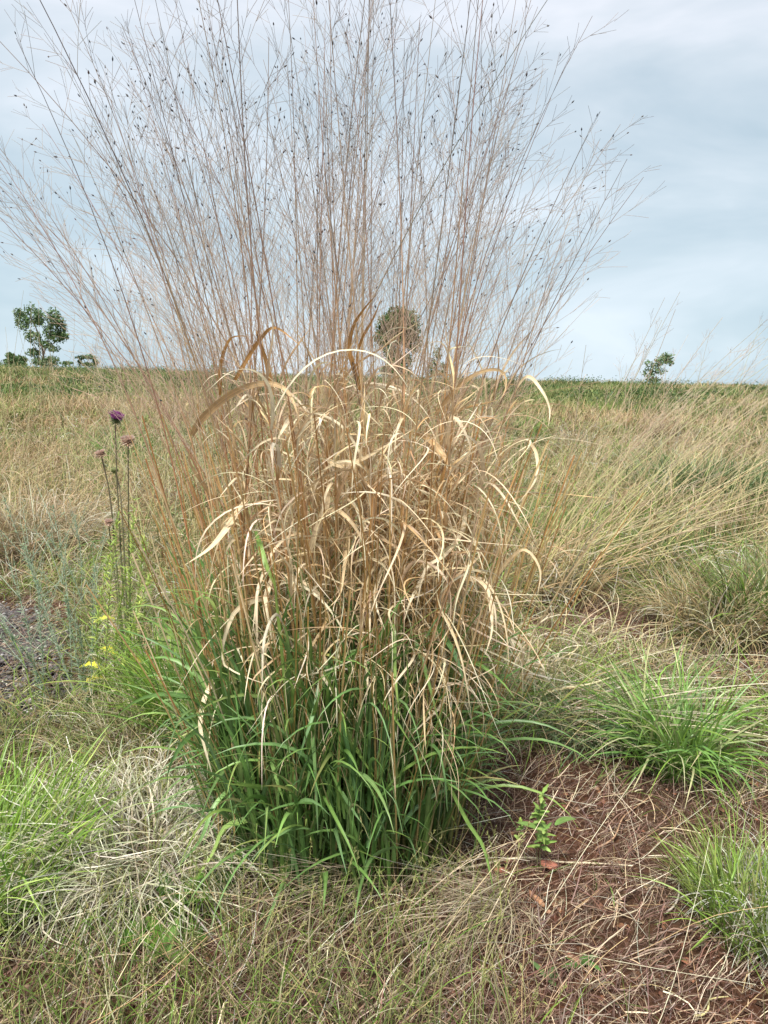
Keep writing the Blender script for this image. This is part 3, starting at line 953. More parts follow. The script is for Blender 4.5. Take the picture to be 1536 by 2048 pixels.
P0 = g_(1090, 1200)
tall_clump(P0, 'wind-blown stand of thin stalks leaning far right across the horizon', 36, (1.05, 0.1), 0.42, 1.9, 51, rad=0.3, leaf=160)
P0 = g_(1010, 1190)
tall_clump(P0, 'pale yellow stalks lying almost flat towards the right behind the big clump', 20, (1.6, -0.1), 0.6, 0.9, 52, pan=False, rad=0.25, leaf=60, thick=1.4)
P0 = g_(1330, 1080)
tall_clump(P0, 'sparse tilted stalks below the small lone tree at the right', 14, (0.9, 0.2), 0.4, 1.85, 57, rad=0.4, leaf=100)
P0 = g_(20, 1010)
tall_clump(P0, 'thin upright reddish stalks at the left edge beside the tall horizon tree', 18, (0.05, 0.0), 0.30, 2.0, 53, pan=False, rad=0.35, leaf=150)
P0 = g_(110, 1040)
tall_clump(P0, 'straight bare stalks rising in front of the left horizon tree', 16, (0.02, 0.1), 0.25, 1.9, 54, pan=False, rad=0.3, leaf=150)
P0 = g_(250, 1010)
tall_clump(P0, 'loose crossing stalks between the left horizon tree and the big clump', 26, (0.0, 0.1), 0.45, 1.75, 55, rad=0.45, leaf=150)
P0 = g_(340, 1150)
tall_clump(P0, 'slender straw stalks close behind the left side of the big clump', 20, (-0.2, 0.1), 0.35, 1.5, 56, pan=False, rad=0.25, leaf=120)


P0 = g_(1240, 1150)
tall_clump(P0, 'yellow-green stalks slanting right across the field towards the right edge', 15, (1.35, 0.3), 0.6, 1.25, 58, pan=False, rad=0.4, leaf=120, thick=1.3)
P0 = g_(1480, 1120)
tall_clump(P0, 'slanting stalks crossing the horizon at the far right edge', 18, (0.8, 0.3), 0.4, 1.7, 59, rad=0.5, leaf=120)


# ------------------------------------------------------------------ herbs
def leafy(parent, base, tip, curve, nleaf, ll, lw, ang, cstem, cleaf, rg, sr=0.0022, t0=0.08, stem_name='stem', leaf_name='foliage', bend=(0, 60), mat=None, serr=False):
    base = np.asarray(base, float); tip = np.asarray(tip, float)
    mid = (base + tip) / 2 + np.asarray(curve)
    P = spline([base, mid, tip], 14)
    g = Geo()
    tube_geo(g, P[None], sr * np.linspace(1, 0.35, 14)[None], np.array([cstem]), np.array([cstem]) * 1.1, 5)
    o = g.build(stem_name, M_STEM, parent)
    t = t0 + (1 - t0) * np.sort(rg.random(nleaf)) ** 0.9
    B = np.stack([np.interp(t, np.linspace(0, 1, 14), P[:, i]) for i in range(3)], 1)
    ax = nrm(tip - base)
    az = np.arange(nleaf) * 2.4 + rg.normal(size=nleaf) * 0.4
    th = R(ang[0]) + R(ang[1] - ang[0]) * rg.random(nleaf)
    L = (ll[0] + (ll[1] - ll[0]) * rg.random(nleaf)) * (1.05 - 0.45 * t)
    # around the stem axis
    u = nrm(np.cross(ax, [0.21, 0.9, 0.1])); v = np.cross(ax, u)
    S = 6
    s = np.linspace(0, 1, S)[None, :, None]
    rd = (u[None] * np.cos(az)[:, None] + v[None] * np.sin(az)[:, None])
    be = (R(bend[0]) + R(bend[1] - bend[0]) * rg.random(nleaf))[:, None, None]
    th = th[:, None, None] + be * s
    d = ax[None, None] * np.cos(th) + rd[:, None] * np.sin(th)
    Pm = B[:, None] + np.concatenate([np.zeros((nleaf, 1, 3)), np.cumsum(d[:, 1:] * L[:, None, None] / (S - 1), 1)], 1)
    W = np.cross(d, rd[:, None] * 0 + ax[None, None] + 0.01)
    w = (lw[0] + (lw[1] - lw[0]) * rg.random(nleaf))
    sh = np.array([0.45, 0.9, 1, 0.85, 0.5, 0.06])
    if serr:
        sh = sh * np.array([1, 0.7, 1.15, 0.75, 1.1, 1])
    G = strip(Pm, W, w[:, None] * sh[None], 0.12, rg.normal(size=(nleaf, 1)) * 0.3 + np.zeros((nleaf, S)), 3)
    V, Q, C = flat_strips(G, pal(cleaf, nleaf, 0.12, rg=rg), pal(cleaf, nleaf, 0.12, rg=rg))
    Geo().add(V, Q, C).build(leaf_name, mat or M_LEAF, o)
    return o


def flower_head(parent, p, d, r, kind, rg):
    """thistle head: ovoid of bracts and a brush or disc of florets"""
    d = nrm(np.asarray(d, float)); p = np.asarray(p, float)
    u = nrm(np.cross(d, [0.3, 0.8, 0.2])); v = np.cross(d, u)
    bud = kind == 'bud'
    prof = np.array([[0, 0.12], [0.12, 0.55], [0.4, 0.85], [0.7, 0.82], [0.95, 0.6], [1.0, 0.1]])
    if kind == 'dry':
        prof = np.array([[0, 0.12], [0.08, 0.5], [0.25, 0.8], [0.45, 0.9], [0.55, 0.75], [0.58, 0.1]])
    k = 12
    a = np.arange(k) / k * 2 * math.pi
    V = np.array([p + d * (q[0] * 1.2 * r) + (u * math.cos(b) + v * math.sin(b)) * q[1] * r * 0.8 for q in prof for b in a])
    Q = []
    for i in range(len(prof) - 1):
        for j in range(k):
            Q.append([i * k + j, i * k + (j + 1) % k, (i + 1) * k + (j + 1) % k, (i + 1) * k + j])
    cb = {'bloom': (0.16, 0.2, 0.1), 'bud': (0.2, 0.22, 0.08), 'dry': (0.26, 0.16, 0.11)}[kind]
    g = Geo(); g.add(V, np.array(Q), np.tile([*cb, 0.3], (len(V), 1)))
    n = 46
    az = np.arange(n) * 2.4
    row = np.arange(n) / n
    th = R(125) - R(85) * row if kind != 'dry' else R(135) - R(75) * row
    B = p + d * (1.15 * r * (0.15 + 0.7 * row) * (0.5 if kind == 'dry' else 1))[:, None] + (u * np.cos(az)[:, None] + v * np.sin(az)[:, None]) * (0.62 * r)
    D = d * np.cos(th)[:, None] + (u * np.cos(az)[:, None] + v * np.sin(az)[:, None]) * np.sin(th)[:, None]
    s = np.linspace(0, 1, 4)[None, :, None]
    Pm = B[:, None] + D[:, None] * s * (0.55 * r)
    W = np.cross(D, d[None])[:, None] * np.ones((1, 4, 1))
    G = strip(Pm, W, r * 0.26 * np.array([1, 0.8, 0.4, 0.04])[None] * np.ones((n, 1)), 0.1, None, 3)
    cc = {'bloom': [(0.2, 0.26, 0.12), (0.3, 0.3, 0.16)], 'bud': [(0.24, 0.3, 0.1), (0.36, 0.36, 0.16)], 'dry': [(0.50, 0.34, 0.26), (0.62, 0.47, 0.38), (0.36, 0.22, 0.16)]}[kind]
    g.add(*[q for q in flat_strips(G, pal(cc, n, 0.1, rg=rg), pal(cc, n, 0.1, rg=rg))])
    h = g.build('flower_head', M_LEAF, parent)
    if not bud:
        n = 380
        az = rg.random(n) * 6.28; rr = np.sqrt(rg.random(n))
        rad = u * np.cos(az)[:, None] + v * np.sin(az)[:, None]
        B = p + d * (r * (1.0 if kind == 'bloom' else 0.62)) + rad * (rr * 0.6 * r)[:, None]
        D = nrm(d + rad * (rr * (1.0 if kind == 'bloom' else 0.9))[:, None] + 0.25 * rg.normal(size=(n, 3)))
        Lf = r * (0.75 if kind == 'bloom' else 0.45) * (0.7 + 0.5 * rg.random(n))
        Pm = B[:, None] + D[:, None] * s * Lf[:, None, None]
        W = nrm(rg.normal(size=(n, 1, 3))) * np.ones((1, 4, 1))
        G = strip(Pm, W, r * 0.085 * np.array([1, 1, 0.9, 0.4])[None] * np.ones((n, 1)), 0, None, 2)
        cf = [(0.34, 0.10, 0.30), (0.25, 0.06, 0.22), (0.48, 0.20, 0.42)] if kind == 'bloom' else [(0.72, 0.52, 0.44), (0.6, 0.40, 0.33), (0.78, 0.66, 0.56)]
        Geo().add(*flat_strips(G, pal(cf, n, 0.1, rg=rg), pal(cf, n, 0.15, rg=rg))).build('florets', M_PETAL, h)


def thistle():
    rg = np.random.default_rng(61)
    b0 = g_(262, 1400)
    T = thing('thistle_plant', (b0[0], b0[1], 0), 'musk thistle with one purple bloom and faded pinkish heads on bare stems', 'thistle')
    O = b0
    Y = b0[1]
    heads = [((230, 846), 0.026, 'bloom', (0.35, -0.35, 0.85), (236, 1000)), ((256, 888), 0.030, 'dry', (0.0, -0.2, 1), (258, 1100)),
             ((203, 912), 0.022, 'dry', (-0.25, -0.2, 1), (222, 1010)), ((231, 946), 0.019, 'bud', (-0.1, -0.3, 0.9), (243, 1010)),
             ((218, 1048), 0.018, 'dry', (0.05, -0.2, 1), (222, 1090))]
    for (hp, r, kind, d, mid) in heads:
        hp3 = at(hp[0], hp[1], Y + 0.08 * rg.normal()) - O
        m3 = at(mid[0], mid[1], Y + 0.02 * rg.normal()) - O
        P = spline([np.array([0.02 * rg.normal(), 0.02 * rg.normal(), 0]), m3 * [1, 1, .6] * [.5, .5, .6] + [0, 0, .02], m3, hp3], 18)[None]
        g = Geo()
        tube_geo(g, P, 0.0034 * np.linspace(1.2, 0.7, 18)[None], np.array([[0.13, 0.17, 0.07]]), np.array([[0.15, 0.12, 0.08]]), 6)
        st = g.build('stem', M_STEM, T)
        flower_head(st, P[0, -1], d, r, kind, rg)
    # serrated yellowing leaves low on the plant
    for (px, py, dx, dz, L) in ((205, 1340, -1, -0.1, 0.1), (232, 1310, -0.8, 0.3, 0.09), (255, 1320, 0.8, -0.1, 0.07), (215, 1360, -1, -0.4, 0.09), (300, 1330, 1, 0.2, 0.12), (310, 1290, 1, 0.4, 0.12), (230, 1240, -.5, .8, .09)):
        p = at(px, py, Y - 0.05) - O
        P, W = blade_paths(p[None], np.array([0.0 if dx > 0 else 3.14]) + 0.5 * rg.normal(), np.array([L]), np.array([R(60)]), np.array([R(50)]), 12, 1.3, 0.2, rg)
        sh = np.array([0.3, 0.6, 0.35, 0.9, 0.45, 1, 0.5, 0.95, 0.4, 0.7, 0.3, 0.05])
        G = strip(P, W, 0.055 * sh[None], 0.15, None, 3)
        yc = pal([(0.75, 0.68, 0.07), (0.62, 0.62, 0.1)] if px < 280 else [(0.3, 0.42, 0.09)], 1, 0.08, rg=rg)
        Geo().add(*flat_strips(G, yc, yc * 1.05)).build('leaf', M_LEAF, T)


thistle()


def horseweed():
    rg = np.random.default_rng(62)
    b = g_(250, 1420)
    T = thing('yellow_weed', (b[0] - 0.02, b[1] - 0.06, 0), 'feathery yellow-green weed with upright shoots around the thistle stems', 'weed')
    O = np.array([b[0] - 0.02, b[1] - 0.06, 0])
    for (px, py) in ((236, 1020), (268, 1000), (222, 1090), (288, 1075), (252, 1140), (300, 1150)):
        tip = at(px, py, O[1] + 0.06 * rg.normal()) - O
        bx = (px - 255) / 800.0
        y = np.array([(0.40, 0.52, 0.13), (0.30, 0.44, 0.12), (0.50, 0.58, 0.14)])
        leafy(T, (bx, 0.03 * rg.normal(), 0), tip, (0.02 * rg.normal(), 0.02 * rg.normal(), 0), 200, (0.026, 0.056), (0.0034, 0.0062), (20, 65), (0.22, 0.22, 0.09), y, rg, 0.0024)


horseweed()


def sage(loc, tips, label, seed, n=95, group='grey-green feathery sprigs by the gravel'):
    rg = np.random.default_rng(seed)
    T = thing('feathery_sprig', (loc[0], loc[1], 0), label, 'weed', group)
    for (px, py, dY) in tips:
        tip = at(px, py, loc[1] + dY) - np.array([loc[0], loc[1], 0])
        o = leafy(T, (0.02 * rg.normal(), 0.02 * rg.normal(), 0), tip, (0.02 * rg.normal(), 0, 0.03), int(n * 1.7), (0.018, 0.045), (0.0022, 0.0042), (20, 65), (0.30, 0.36, 0.27), [(0.26, 0.35, 0.22), (0.32, 0.42, 0.27), (0.19, 0.28, 0.15)], rg, 0.0022)
        # side shoots
        for k in range(5):
            f = 0.35 + 0.5 * rg.random()
            p = tip * f + np.array([0, 0, 0.03 * math.sin(f * 3.14)])
            q = p + nrm(tip)[0:3] * 0.1 + np.array([0.09 * rg.normal(), 0.05 * rg.normal(), 0.06 + 0.05 * rg.random()])
            leafy(T, p, q, (0, 0, 0), 30, (0.015, 0.03), (0.0012, 0.0025), (20, 60), (0.30, 0.36, 0.27), [(0.26, 0.36, 0.22), (0.32, 0.42, 0.27)], rg, 0.0014)


sage(g_(150, 1400), [(5, 990, 0.0), (40, 1040, 0.15), (105, 1010, 0.25)], 'grey-green sprig reaching up to the left edge above the black gravel', 71)
sage(g_(95, 1430), [(20, 1130, 0.1), (75, 1160, -0.05), (0, 1245, -0.1)], 'grey-green sprig with fine leaves leaning over the gravel patch', 72)
sage(g_(190, 1450), [(130, 1190, 0.0), (190, 1130, 0.1), (160, 1260, 0.05)], 'low soft green sprig between the gravel and the yellowing thistle leaves', 73, 110)
sage(g_(180, 1250), [(90, 1060, 0.0), (150, 1030, 0.1), (210, 1060, 0.2)], 'bluish green sprig in front of the brown hollow at left', 74, 90)


def small_forb():
    rg = np.random.default_rng(63)
    b = g_(1075, 1745)
    T = thing('leafy_forb', (b[0], b[1], 0), 'small light green leafy seedling standing alone on brown litter', 'seedling')
    O = b
    LG = [(0.27, 0.41, 0.09), (0.34, 0.48, 0.13), (0.19, 0.31, 0.08)]
    for (px, py, n, L, bpx) in ((1085, 1585, 22, (0.03, 0.05), 0.0), (1090, 1655, 20, (0.035, 0.06), 0.01), (1040, 1640, 6, (0.02, 0.035), -0.02)):
        tip = at(px, py, O[1] - 0.03) - O
        leafy(T, (bpx, 0, 0), tip, (-0.008, 0, 0), n, L, (0.010, 0.016), (25, 75), (0.2, 0.2, 0.1), LG, rg, 0.0018, t0=0.55, serr=True)
    for (px, py, az) in ((1110, 1650, 0.1), (1075, 1660, 2.9)):
        p = at(px, py, O[1] - 0.05) - O
        P, W = blade_paths(p[None], np.array([az]), np.array([0.06]), np.array([R(55)]), np.array([R(40)]), 8, 1.2, 0.1, rg)
        G = strip(P, W, 0.024 * np.array([0.3, 0.8, 1, 1, 0.9, 0.7, 0.4, 0.05])[None], 0.12, None, 3)
        Geo().add(*flat_strips(G, pal(LG[2:], 1, 0.05, rg=rg), pal(LG[2:], 1, .05, rg=rg))).build('leaf', M_LEAF, T)


small_forb()


def rosette(px, py, label, n, L, w, cols, seed, name='leafy_forb', cat='seedling', lobed=False, tilt=(30, 75)):
    rg = np.random.default_rng(seed)
    b = g_(px, py)
    T = thing(name, (b[0], b[1], float(H(b[0], b[1]))), label, cat)
    az = np.arange(n) * 2.4 + rg.normal(size=n) * 0.3
    S = 14
    base = np.zeros((n, 3)); base[:, 2] = 0.005
    P, W = blade_paths(base, az, L * (0.7 + 0.5 * rg.random(n)), R(tilt[0]) + R(tilt[1] - tilt[0]) * rg.random(n), R(20) + R(40) * rg.random(n), S, 1.3, 0.2, rg)
    s = np.sin(np.linspace(0.12, 3.05, S)) ** 0.7
    if lobed:
        s = s * np.tile([1.0, 0.5], 7)
    G = strip(P, W, w * s[None] * np.ones((n, 1)), 0.1, rg.normal(size=(n, 1)) * 0.3 + np.zeros((n, S)), 3)
    c0 = pal(cols, n, 0.1, rg=rg); c1 = pal(cols, n, 0.1, rg=rg)
    for i in range(n):
        Geo().add(*flat_strips(G[i:i + 1], c0[i:i + 1], c1[i:i + 1])).build('leaf', M_LEAF, T)


rosette(1160, 1935, 'tiny dark green seedling near the bottom, right of centre', 6, 0.05, 0.016, [(0.10, 0.22, 0.05)], 81)
rosette(1095, 1965, 'tiny grey-green seedling at the bottom edge of the red soil', 4, 0.045, 0.014, [(0.14, 0.24, 0.08)], 82)
rosette(330, 1850, 'rosette of lobed dark green leaves in shade below the silvery tuft', 9, 0.14, 0.06, [(0.09, 0.20, 0.03), (0.12, 0.25, 0.04)], 83, 'lobed_weed', 'weed', True)
rosette(330, 1915, 'lobed bright green leaf rosette in the lowest left foreground', 7, 0.09, 0.045, [(0.13, 0.26, 0.04), (0.16, 0.3, 0.05)], 84, 'lobed_weed', 'weed', True)
rosette(420, 1790, 'lobed green leaves half hidden under the clump\'s left drooping blades', 6, 0.11, 0.05, [(0.09, 0.2, 0.03)], 85, 'lobed_weed', 'weed', True)
rosette(1225, 1560, 'small olive seedling in the shade left of the arching green tuft', 5, 0.07, 0.012, [(0.2, 0.24, 0.07)], 86)


# brick-coloured flat chips and a fallen stalk
def chip(px, py, L, wd, rot, label, col, seed):
    rg = np.random.default_rng(seed)
    b = g_(px, py)
    n = 9
    a = np.arange(n) / n * 6.28
    r = 0.5 * (0.75 + 0.35 * rg.random(n))
    x = np.cos(a) * r * L; y = np.sin(a) * r * wd
    X = x * math.cos(rot) - y * math.sin(rot); Y = x * math.sin(rot) + y * math.cos(rot)
    z = 0.004 + 0.004 * rg.random(n)
    V = np.concatenate([np.stack([X, Y, z * 0], 1), np.stack([X, Y, z + 0.004], 1), [[0, 0, 0.011]]])
    Q = np.array([[i, (i + 1) % n, n + (i + 1) % n, n + i] for i in range(n)])
    T3 = np.array([[n + i, n + (i + 1) % n, 2 * n] for i in range(n)])
    C = np.tile([*col, 0.3], (len(V), 1))
    g = Geo(); g.add(V, Q, C, T3)
    o = g.build('soil_chip', M_BARK, smooth=False)
    o.location = (b[0], b[1], float(H(b[0], b[1])) + 0.022)
    o.rotation_euler = (0.12, 0.1, 0)
    tag(o, label, 'stone', 'brick-red chips lying on the litter')


chip(1097, 1746, 0.052, 0.022, -0.2, 'flat brick-red chip under the pale fallen stalk, right of the other chip', (0.40, 0.15, 0.10), 91)
chip(1000, 1752, 0.04, 0.015, 0.1, 'flat brick-red chip beside the tip of the long drooping green leaf', (0.33, 0.12, 0.08), 92)
chip(1070, 1812, 0.055, 0.010, -0.9, 'narrow rust-orange flake below the fallen stalk', (0.38, 0.20, 0.11), 93)


def fallen(pts, r, label, name, cat, col, group=None, lift=0.022):
    c = []
    for (px, py) in pts:
        q = g_(px, py); c.append([q[0], q[1], float(H(q[0], q[1])) + lift])
    P = spline(c, 26)
    rg = np.random.default_rng(int(pts[0][0]))
    P += (0.006 if lift < 0.03 else 0.012) * np.stack([np.sin(np.linspace(0, 7 + k, 26) + k * 2) for k in range(3)], 1)
    g = Geo()
    tube_geo(g, (P - P[0])[None], r * np.linspace(1, 0.5, 26)[None], np.array([col]), np.array([col]) * 0.9, 6)
    o = g.build(name, M_STEM)
    o.location = P[0]
    tag(o, label, cat, group)


fallen([(850, 1744), (930, 1738), (1000, 1730), (1060, 1728), (1120, 1738), (1190, 1746), (1260, 1752)], 0.0042, 'pale cream fallen stalk lying across the litter above the red chips', 'fallen_stalk', 'dead stalk', (0.68, 0.58, 0.40))
fallen([(1192, 1710), (1220, 1688), (1240, 1655), (1270, 1625), (1300, 1600)], 0.0030, 'forked reddish twig lying on bare soil right of the seedling', 'fallen_twig', 'twig', (0.45, 0.28, 0.17))
fallen([(1330, 1850), (1350, 1815), (1362, 1790), (1385, 1760)], 0.003, 'short grey twig pointing up beside the lower right tuft', 'fallen_twig', 'twig', (0.5, 0.44, 0.36))
fallen([(1390, 2048), (1430, 2010), (1450, 2005)], 0.0028, 'short yellow twig at the very bottom right', 'fallen_twig', 'twig', (0.62, 0.55, 0.25))
fallen([(90, 1625), (110, 1670), (130, 1710), (150, 1760), (165, 1820)], 0.0022, 'chalk-white bent straw hanging over the green tuft at left', 'white_straw', 'dead stalk', (0.7, 0.67, 0.57), 'white dead straws at left', 0.12)
fallen([(135, 1560), (150, 1650), (140, 1720), (175, 1830)], 0.0018, 'longest chalk-white straw standing down the silvery tuft', 'white_straw', 'dead stalk', (0.7, 0.67, 0.57), 'white dead straws at left', 0.15)
fallen([(160, 1630), (190, 1680), (215, 1720), (240, 1757)], 0.0018, 'white straw slanting right through the silvery tuft', 'white_straw', 'dead stalk', (0.76, 0.74, 0.66), 'white dead straws at left', 0.15)
fallen([(160, 1860), (175, 1900), (185, 1960)], 0.002, 'short pale straw near the bottom left corner', 'white_straw', 'dead stalk', (0.66, 0.62, 0.5), 'white dead straws at left', 0.06)
fallen([(720, 2048), (800, 1985), (880, 1920), (960, 1860)], 0.0025, 'sheaf-like straw lying diagonally at the bottom centre', 'fallen_stalk', 'dead stalk', (0.6, 0.5, 0.34))


# ------------------------------------------------------------------ gravel at the left
def gravel():
    rg = np.random.default_rng(95)
    pts = [g_(*p) for p in ((-260, 1180), (-60, 1195), (60, 1230), (110, 1270), (95, 1330), (120, 1390), (90, 1440), (20, 1470), (-150, 1490), (-420, 1500), (-600, 1300))]
    c = np.mean(pts, 0)
    ring = np.array([[p[0], p[1], float(H(p[0], p[1])) + 0.012] for p in pts])
    V = [[c[0], c[1], float(H(c[0], c[1])) + 0.016]]
    cl = np.concatenate([ring, ring[:1]])
    tt = np.linspace(0, len(ring), 90, endpoint=False)
    ring = np.stack([np.interp(tt, np.arange(len(ring) + 1), cl[:, i]) for i in range(3)], 1)
    ring[:, :2] += 0.05 * rg.normal(size=(90, 2))
    n = len(ring)
    Vs = np.concatenate([[V[0]], ring * 0.5 + np.array(V[0]) * 0.5, ring])
    Vs[1:n + 1, 2] = H(Vs[1:n + 1, 0], Vs[1:n + 1, 1]) + 0.016
    T3 = np.array([[0, 1 + i, 1 + (i + 1) % n] for i in range(n)])
    Q = np.array([[1 + i, n + 1 + i, n + 1 + (i + 1) % n, 1 + (i + 1) % n] for i in range(n)])
    o = mesh_from('gravel_bed', Vs, Q, M_GRAVEL, tri=T3)
    tag(o, kind='structure')
    # stones
    N = 5200
    k = 0
    from mathutils.geometry import intersect_point_tri_2d
    lo, hi = ring.min(0), ring.max(0)
    lo[0] = max(lo[0], -2.6)
    XY = []
    poly = ring[:, :2]

    def inside(x, y):
        r_ = np.zeros(len(x), bool)
        j = n - 1
        for i in range(n):
            xi, yi = poly[i]; xj, yj = poly[j]
            cnd = ((yi > y) != (yj > y)) & (x < (xj - xi) * (y - yi) / (yj - yi + 1e-12) + xi)
            r_ ^= cnd; j = i
        return r_
    x = lo[0] + (hi[0] - lo[0]) * rg.random(N * 3); y = lo[1] + (hi[1] - lo[1]) * rg.random(N * 3)
    m = inside(x + 0.07 * rg.normal(size=len(x)), y + 0.09 * rg.normal(size=len(x)))
    x, y = x[m][:N], y[m][:N]
    N = len(x)
    s = 0.0055 + 0.008 * rg.random(N) ** 2
    b = np.array([[1, 0, 0], [-1, 0, 0], [0, 1, 0], [0, -1, 0], [0, 0, 1], [0, 0, -1], [.6, .6, .5], [-.6, .6, .5], [-.6, -.6, .5], [.6, -.6, .5]], float)
    tris = np.array([[4, 6, 7], [4, 7, 8], [4, 8, 9], [4, 9, 6], [0, 2, 6], [2, 1, 7], [1, 3, 8], [3, 0, 9], [6, 2, 7], [7, 1, 8], [8, 3, 9], [9, 0, 6], [5, 2, 0], [5, 1, 2], [5, 3, 1], [5, 0, 3]])
    Vv = b[None] * (1 + 0.35 * rg.normal(size=(N, 10, 3)) * 0.6) * (s[:, None, None] * np.array([1, 1, 0.65]) * (0.75 + 0.5 * rg.random((N, 1, 3))))
    ca, sa = np.cos(x * 999), np.sin(x * 999)
    X = Vv[..., 0] * ca[:, None] - Vv[..., 1] * sa[:, None]; Yy = Vv[..., 0] * sa[:, None] + Vv[..., 1] * ca[:, None]
    VV = np.stack([X + x[:, None], Yy + y[:, None], Vv[..., 2] + (H(x, y) + 0.014 + 0.4 * s)[:, None]], -1).reshape(-1, 3)
    TT = (tris[None] + (np.arange(N) * 10)[:, None, None]).reshape(-1, 3)
    cc = pal([(0.06, 0.058, 0.06), (0.15, 0.145, 0.14), (0.26, 0.25, 0.24), (0.45, 0.43, 0.41), (0.10, 0.09, 0.09)], N, 0.15, [5, 4, 1.4, 0.5, 5], rg=rg)
    C = np.concatenate([np.repeat(cc, 10, 0), np.full((N * 10, 1), 0.3)], 1)
    o = mesh_from('gravel', VV, None, M_BARK, None, C, TT, False)
    tag(o, kind='stuff')


gravel()


def clods():
    rg = np.random.default_rng(96)
    N = 9000
    y = 1.05 + 3.6 * rg.random(N) ** 1.4; x = y * np.tan(R(37) * (2 * rg.random(N) - 1))
    m = (vnoise(x, y, 3.0, 21) > -0.5) & ~((x / y < -0.43) & (y > 2.6)); x, y = x[m], y[m]; N = len(x)
    s = 0.0025 + 0.0085 * rg.random(N) ** 3
    b = np.array([[1, 0, 0], [-1, 0, 0], [0, 1, 0], [0, -1, 0], [0, 0, 1], [.6, .6, .5], [-.6, .6, .5], [-.6, -.6, .5], [.6, -.6, .5]], float)
    tris = np.array([[4, 5, 6], [4, 6, 7], [4, 7, 8], [4, 8, 5], [0, 2, 5], [2, 1, 6], [1, 3, 7], [3, 0, 8], [5, 2, 6], [6, 1, 7], [7, 3, 8], [8, 0, 5]])
    V = b[None] * (1 + 0.28 * rg.normal(size=(N, 9, 3))) * (s[:, None, None] * np.array([1, 1, 0.7]))
    V = V + np.stack([x, y, H(x, y) + 0.4 * s + 0.002], -1)[:, None]
    TT = (tris[None] + (np.arange(N) * 9)[:, None, None]).reshape(-1, 3)
    cc = pal([(0.13, 0.055, 0.03), (0.20, 0.09, 0.048), (0.08, 0.04, 0.025), (0.28, 0.17, 0.10), (0.17, 0.12, 0.08)], N, 0.18, rg=rg)
    C = np.concatenate([np.repeat(cc, 9, 0), np.full((N * 9, 1), 0.3)], 1)
    tag(mesh_from('soil_crumbs', V.reshape(-1, 3), None, M_BARK, None, C, TT, False), kind='stuff')


clods()


# ------------------------------------------------------------------ litter, short grass, field
def fan_xy(n, d0, d1, rg, half=33, power=0.0):
    """points in front of the camera, density falling with distance"""
    u = rg.random(n)
    d = d0 * (d1 / d0) ** u if power == 0 else (d0 ** power + (d1 ** power - d0 ** power) * u) ** (1 / power)
    a = R(half) * (2 * rg.random(n) - 1)
    # wider close to the camera
    x = d * np.tan(a); y = d
    return x, y


def litter():
    rg = np.random.default_rng(101)
    N = 80000
    x, y = fan_xy(N, 1.0, 5.5, rg, 38, 0.6)
    base = on_ground(x, y, 0.004)
    az = rg.random(N) * 6.28
    # straws combed roughly one way
    az = np.where(rg.random(N) < 0.4, 0.5 + 0.5 * rg.normal(size=N), az)
    L = 0.02 + 0.11 * rg.random(N) ** 2.0
    tilt = R(35) + R(53) * rg.random(N)
    S = 4
    P, W = blade_paths(base, az, L, tilt, R(28) * rg.random(N), S, 1.0, 0.5, rg, R(98))
    P[..., 2] = np.maximum(P[..., 2], H(P[..., 0], P[..., 1]) + 0.002) + (0.028 * rg.random(N) ** 1.3)[:, None]
    w = 0.0008 + 0.0022 * rg.random(N) ** 2.5
    G = strip(P, W, w[:, None] * np.array([1, 1, 0.9, 0.5])[None], 0, rg.random((N, 1)) * 3 + np.zeros((N, S)), 2)
    cols = [(0.14, 0.09, 0.07), (0.25, 0.165, 0.115), (0.46, 0.35, 0.23), (0.12, 0.065, 0.05), (0.66, 0.56, 0.40), (0.19, 0.10, 0.075), (0.36, 0.29, 0.21)]
    c = pal(cols, N, 0.15, [6, 4, 2.4, 6, 1.3, 6, 3], rg=rg)
    # greyer towards the lower right, redder on the bare soil
    o = Geo().add(*flat_strips(G, c, c * 1.1)).build('plant_litter', M_STEM)
    tag(o, kind='stuff')
    # long thin straws
    N = 1500
    x, y = fan_xy(N, 1.1, 5.0, rg, 36, 0.8)
    base = on_ground(x, y, 0.01)
    az = 0.7 + 0.9 * rg.normal(size=N)
    az = np.where(rg.random(N) < 0.35, rg.random(N) * 6.28, az)
    L = 0.12 + 0.38 * rg.random(N) ** 1.5
    P, W = blade_paths(base, az, L, R(45) + R(40) * rg.random(N), R(45) * rg.random(N), 8, 1.0, 0.35, rg, R(96))
    P[..., 2] = np.maximum(P[..., 2], H(P[..., 0], P[..., 1]) + 0.012)
    g = Geo()
    c = pal(TAN + PALE + GREY[:2], N, 0.12, rg=rg)
    tube_geo(g, P, (0.0006 + 0.0006 * rg.random(N))[:, None] * np.linspace(1, 0.6, 8)[None], c, c * 1.1, 3)
    tag(g.build('loose_straw', M_STEM), kind='stuff')
    # tiny seeds and white flecks
    N = 1500
    x, y = fan_xy(N, 1.1, 3.2, rg, 36, 1.0)
    m = (x > -0.1)
    x, y = x[m], y[m]; N = len(x)
    base = on_ground(x, y, 0.02 + 0.02 * rg.random(N))
    P = base[:, None] + nrm(rg.normal(size=(N, 1, 3))) * np.linspace(0, 0.004, 4)[None, :, None]
    g = Geo(); c = pal([(0.7, 0.66, 0.58), (0.5, 0.42, 0.34)], N, 0.1, rg=rg)
    tube_geo(g, P, 0.0011 * np.array([[0.3, 1, 0.9, 0.1]]) * np.ones((N, 1)), c, c, 4)
    tag(g.build('seed_litter', M_STEM), kind='stuff')


litter()


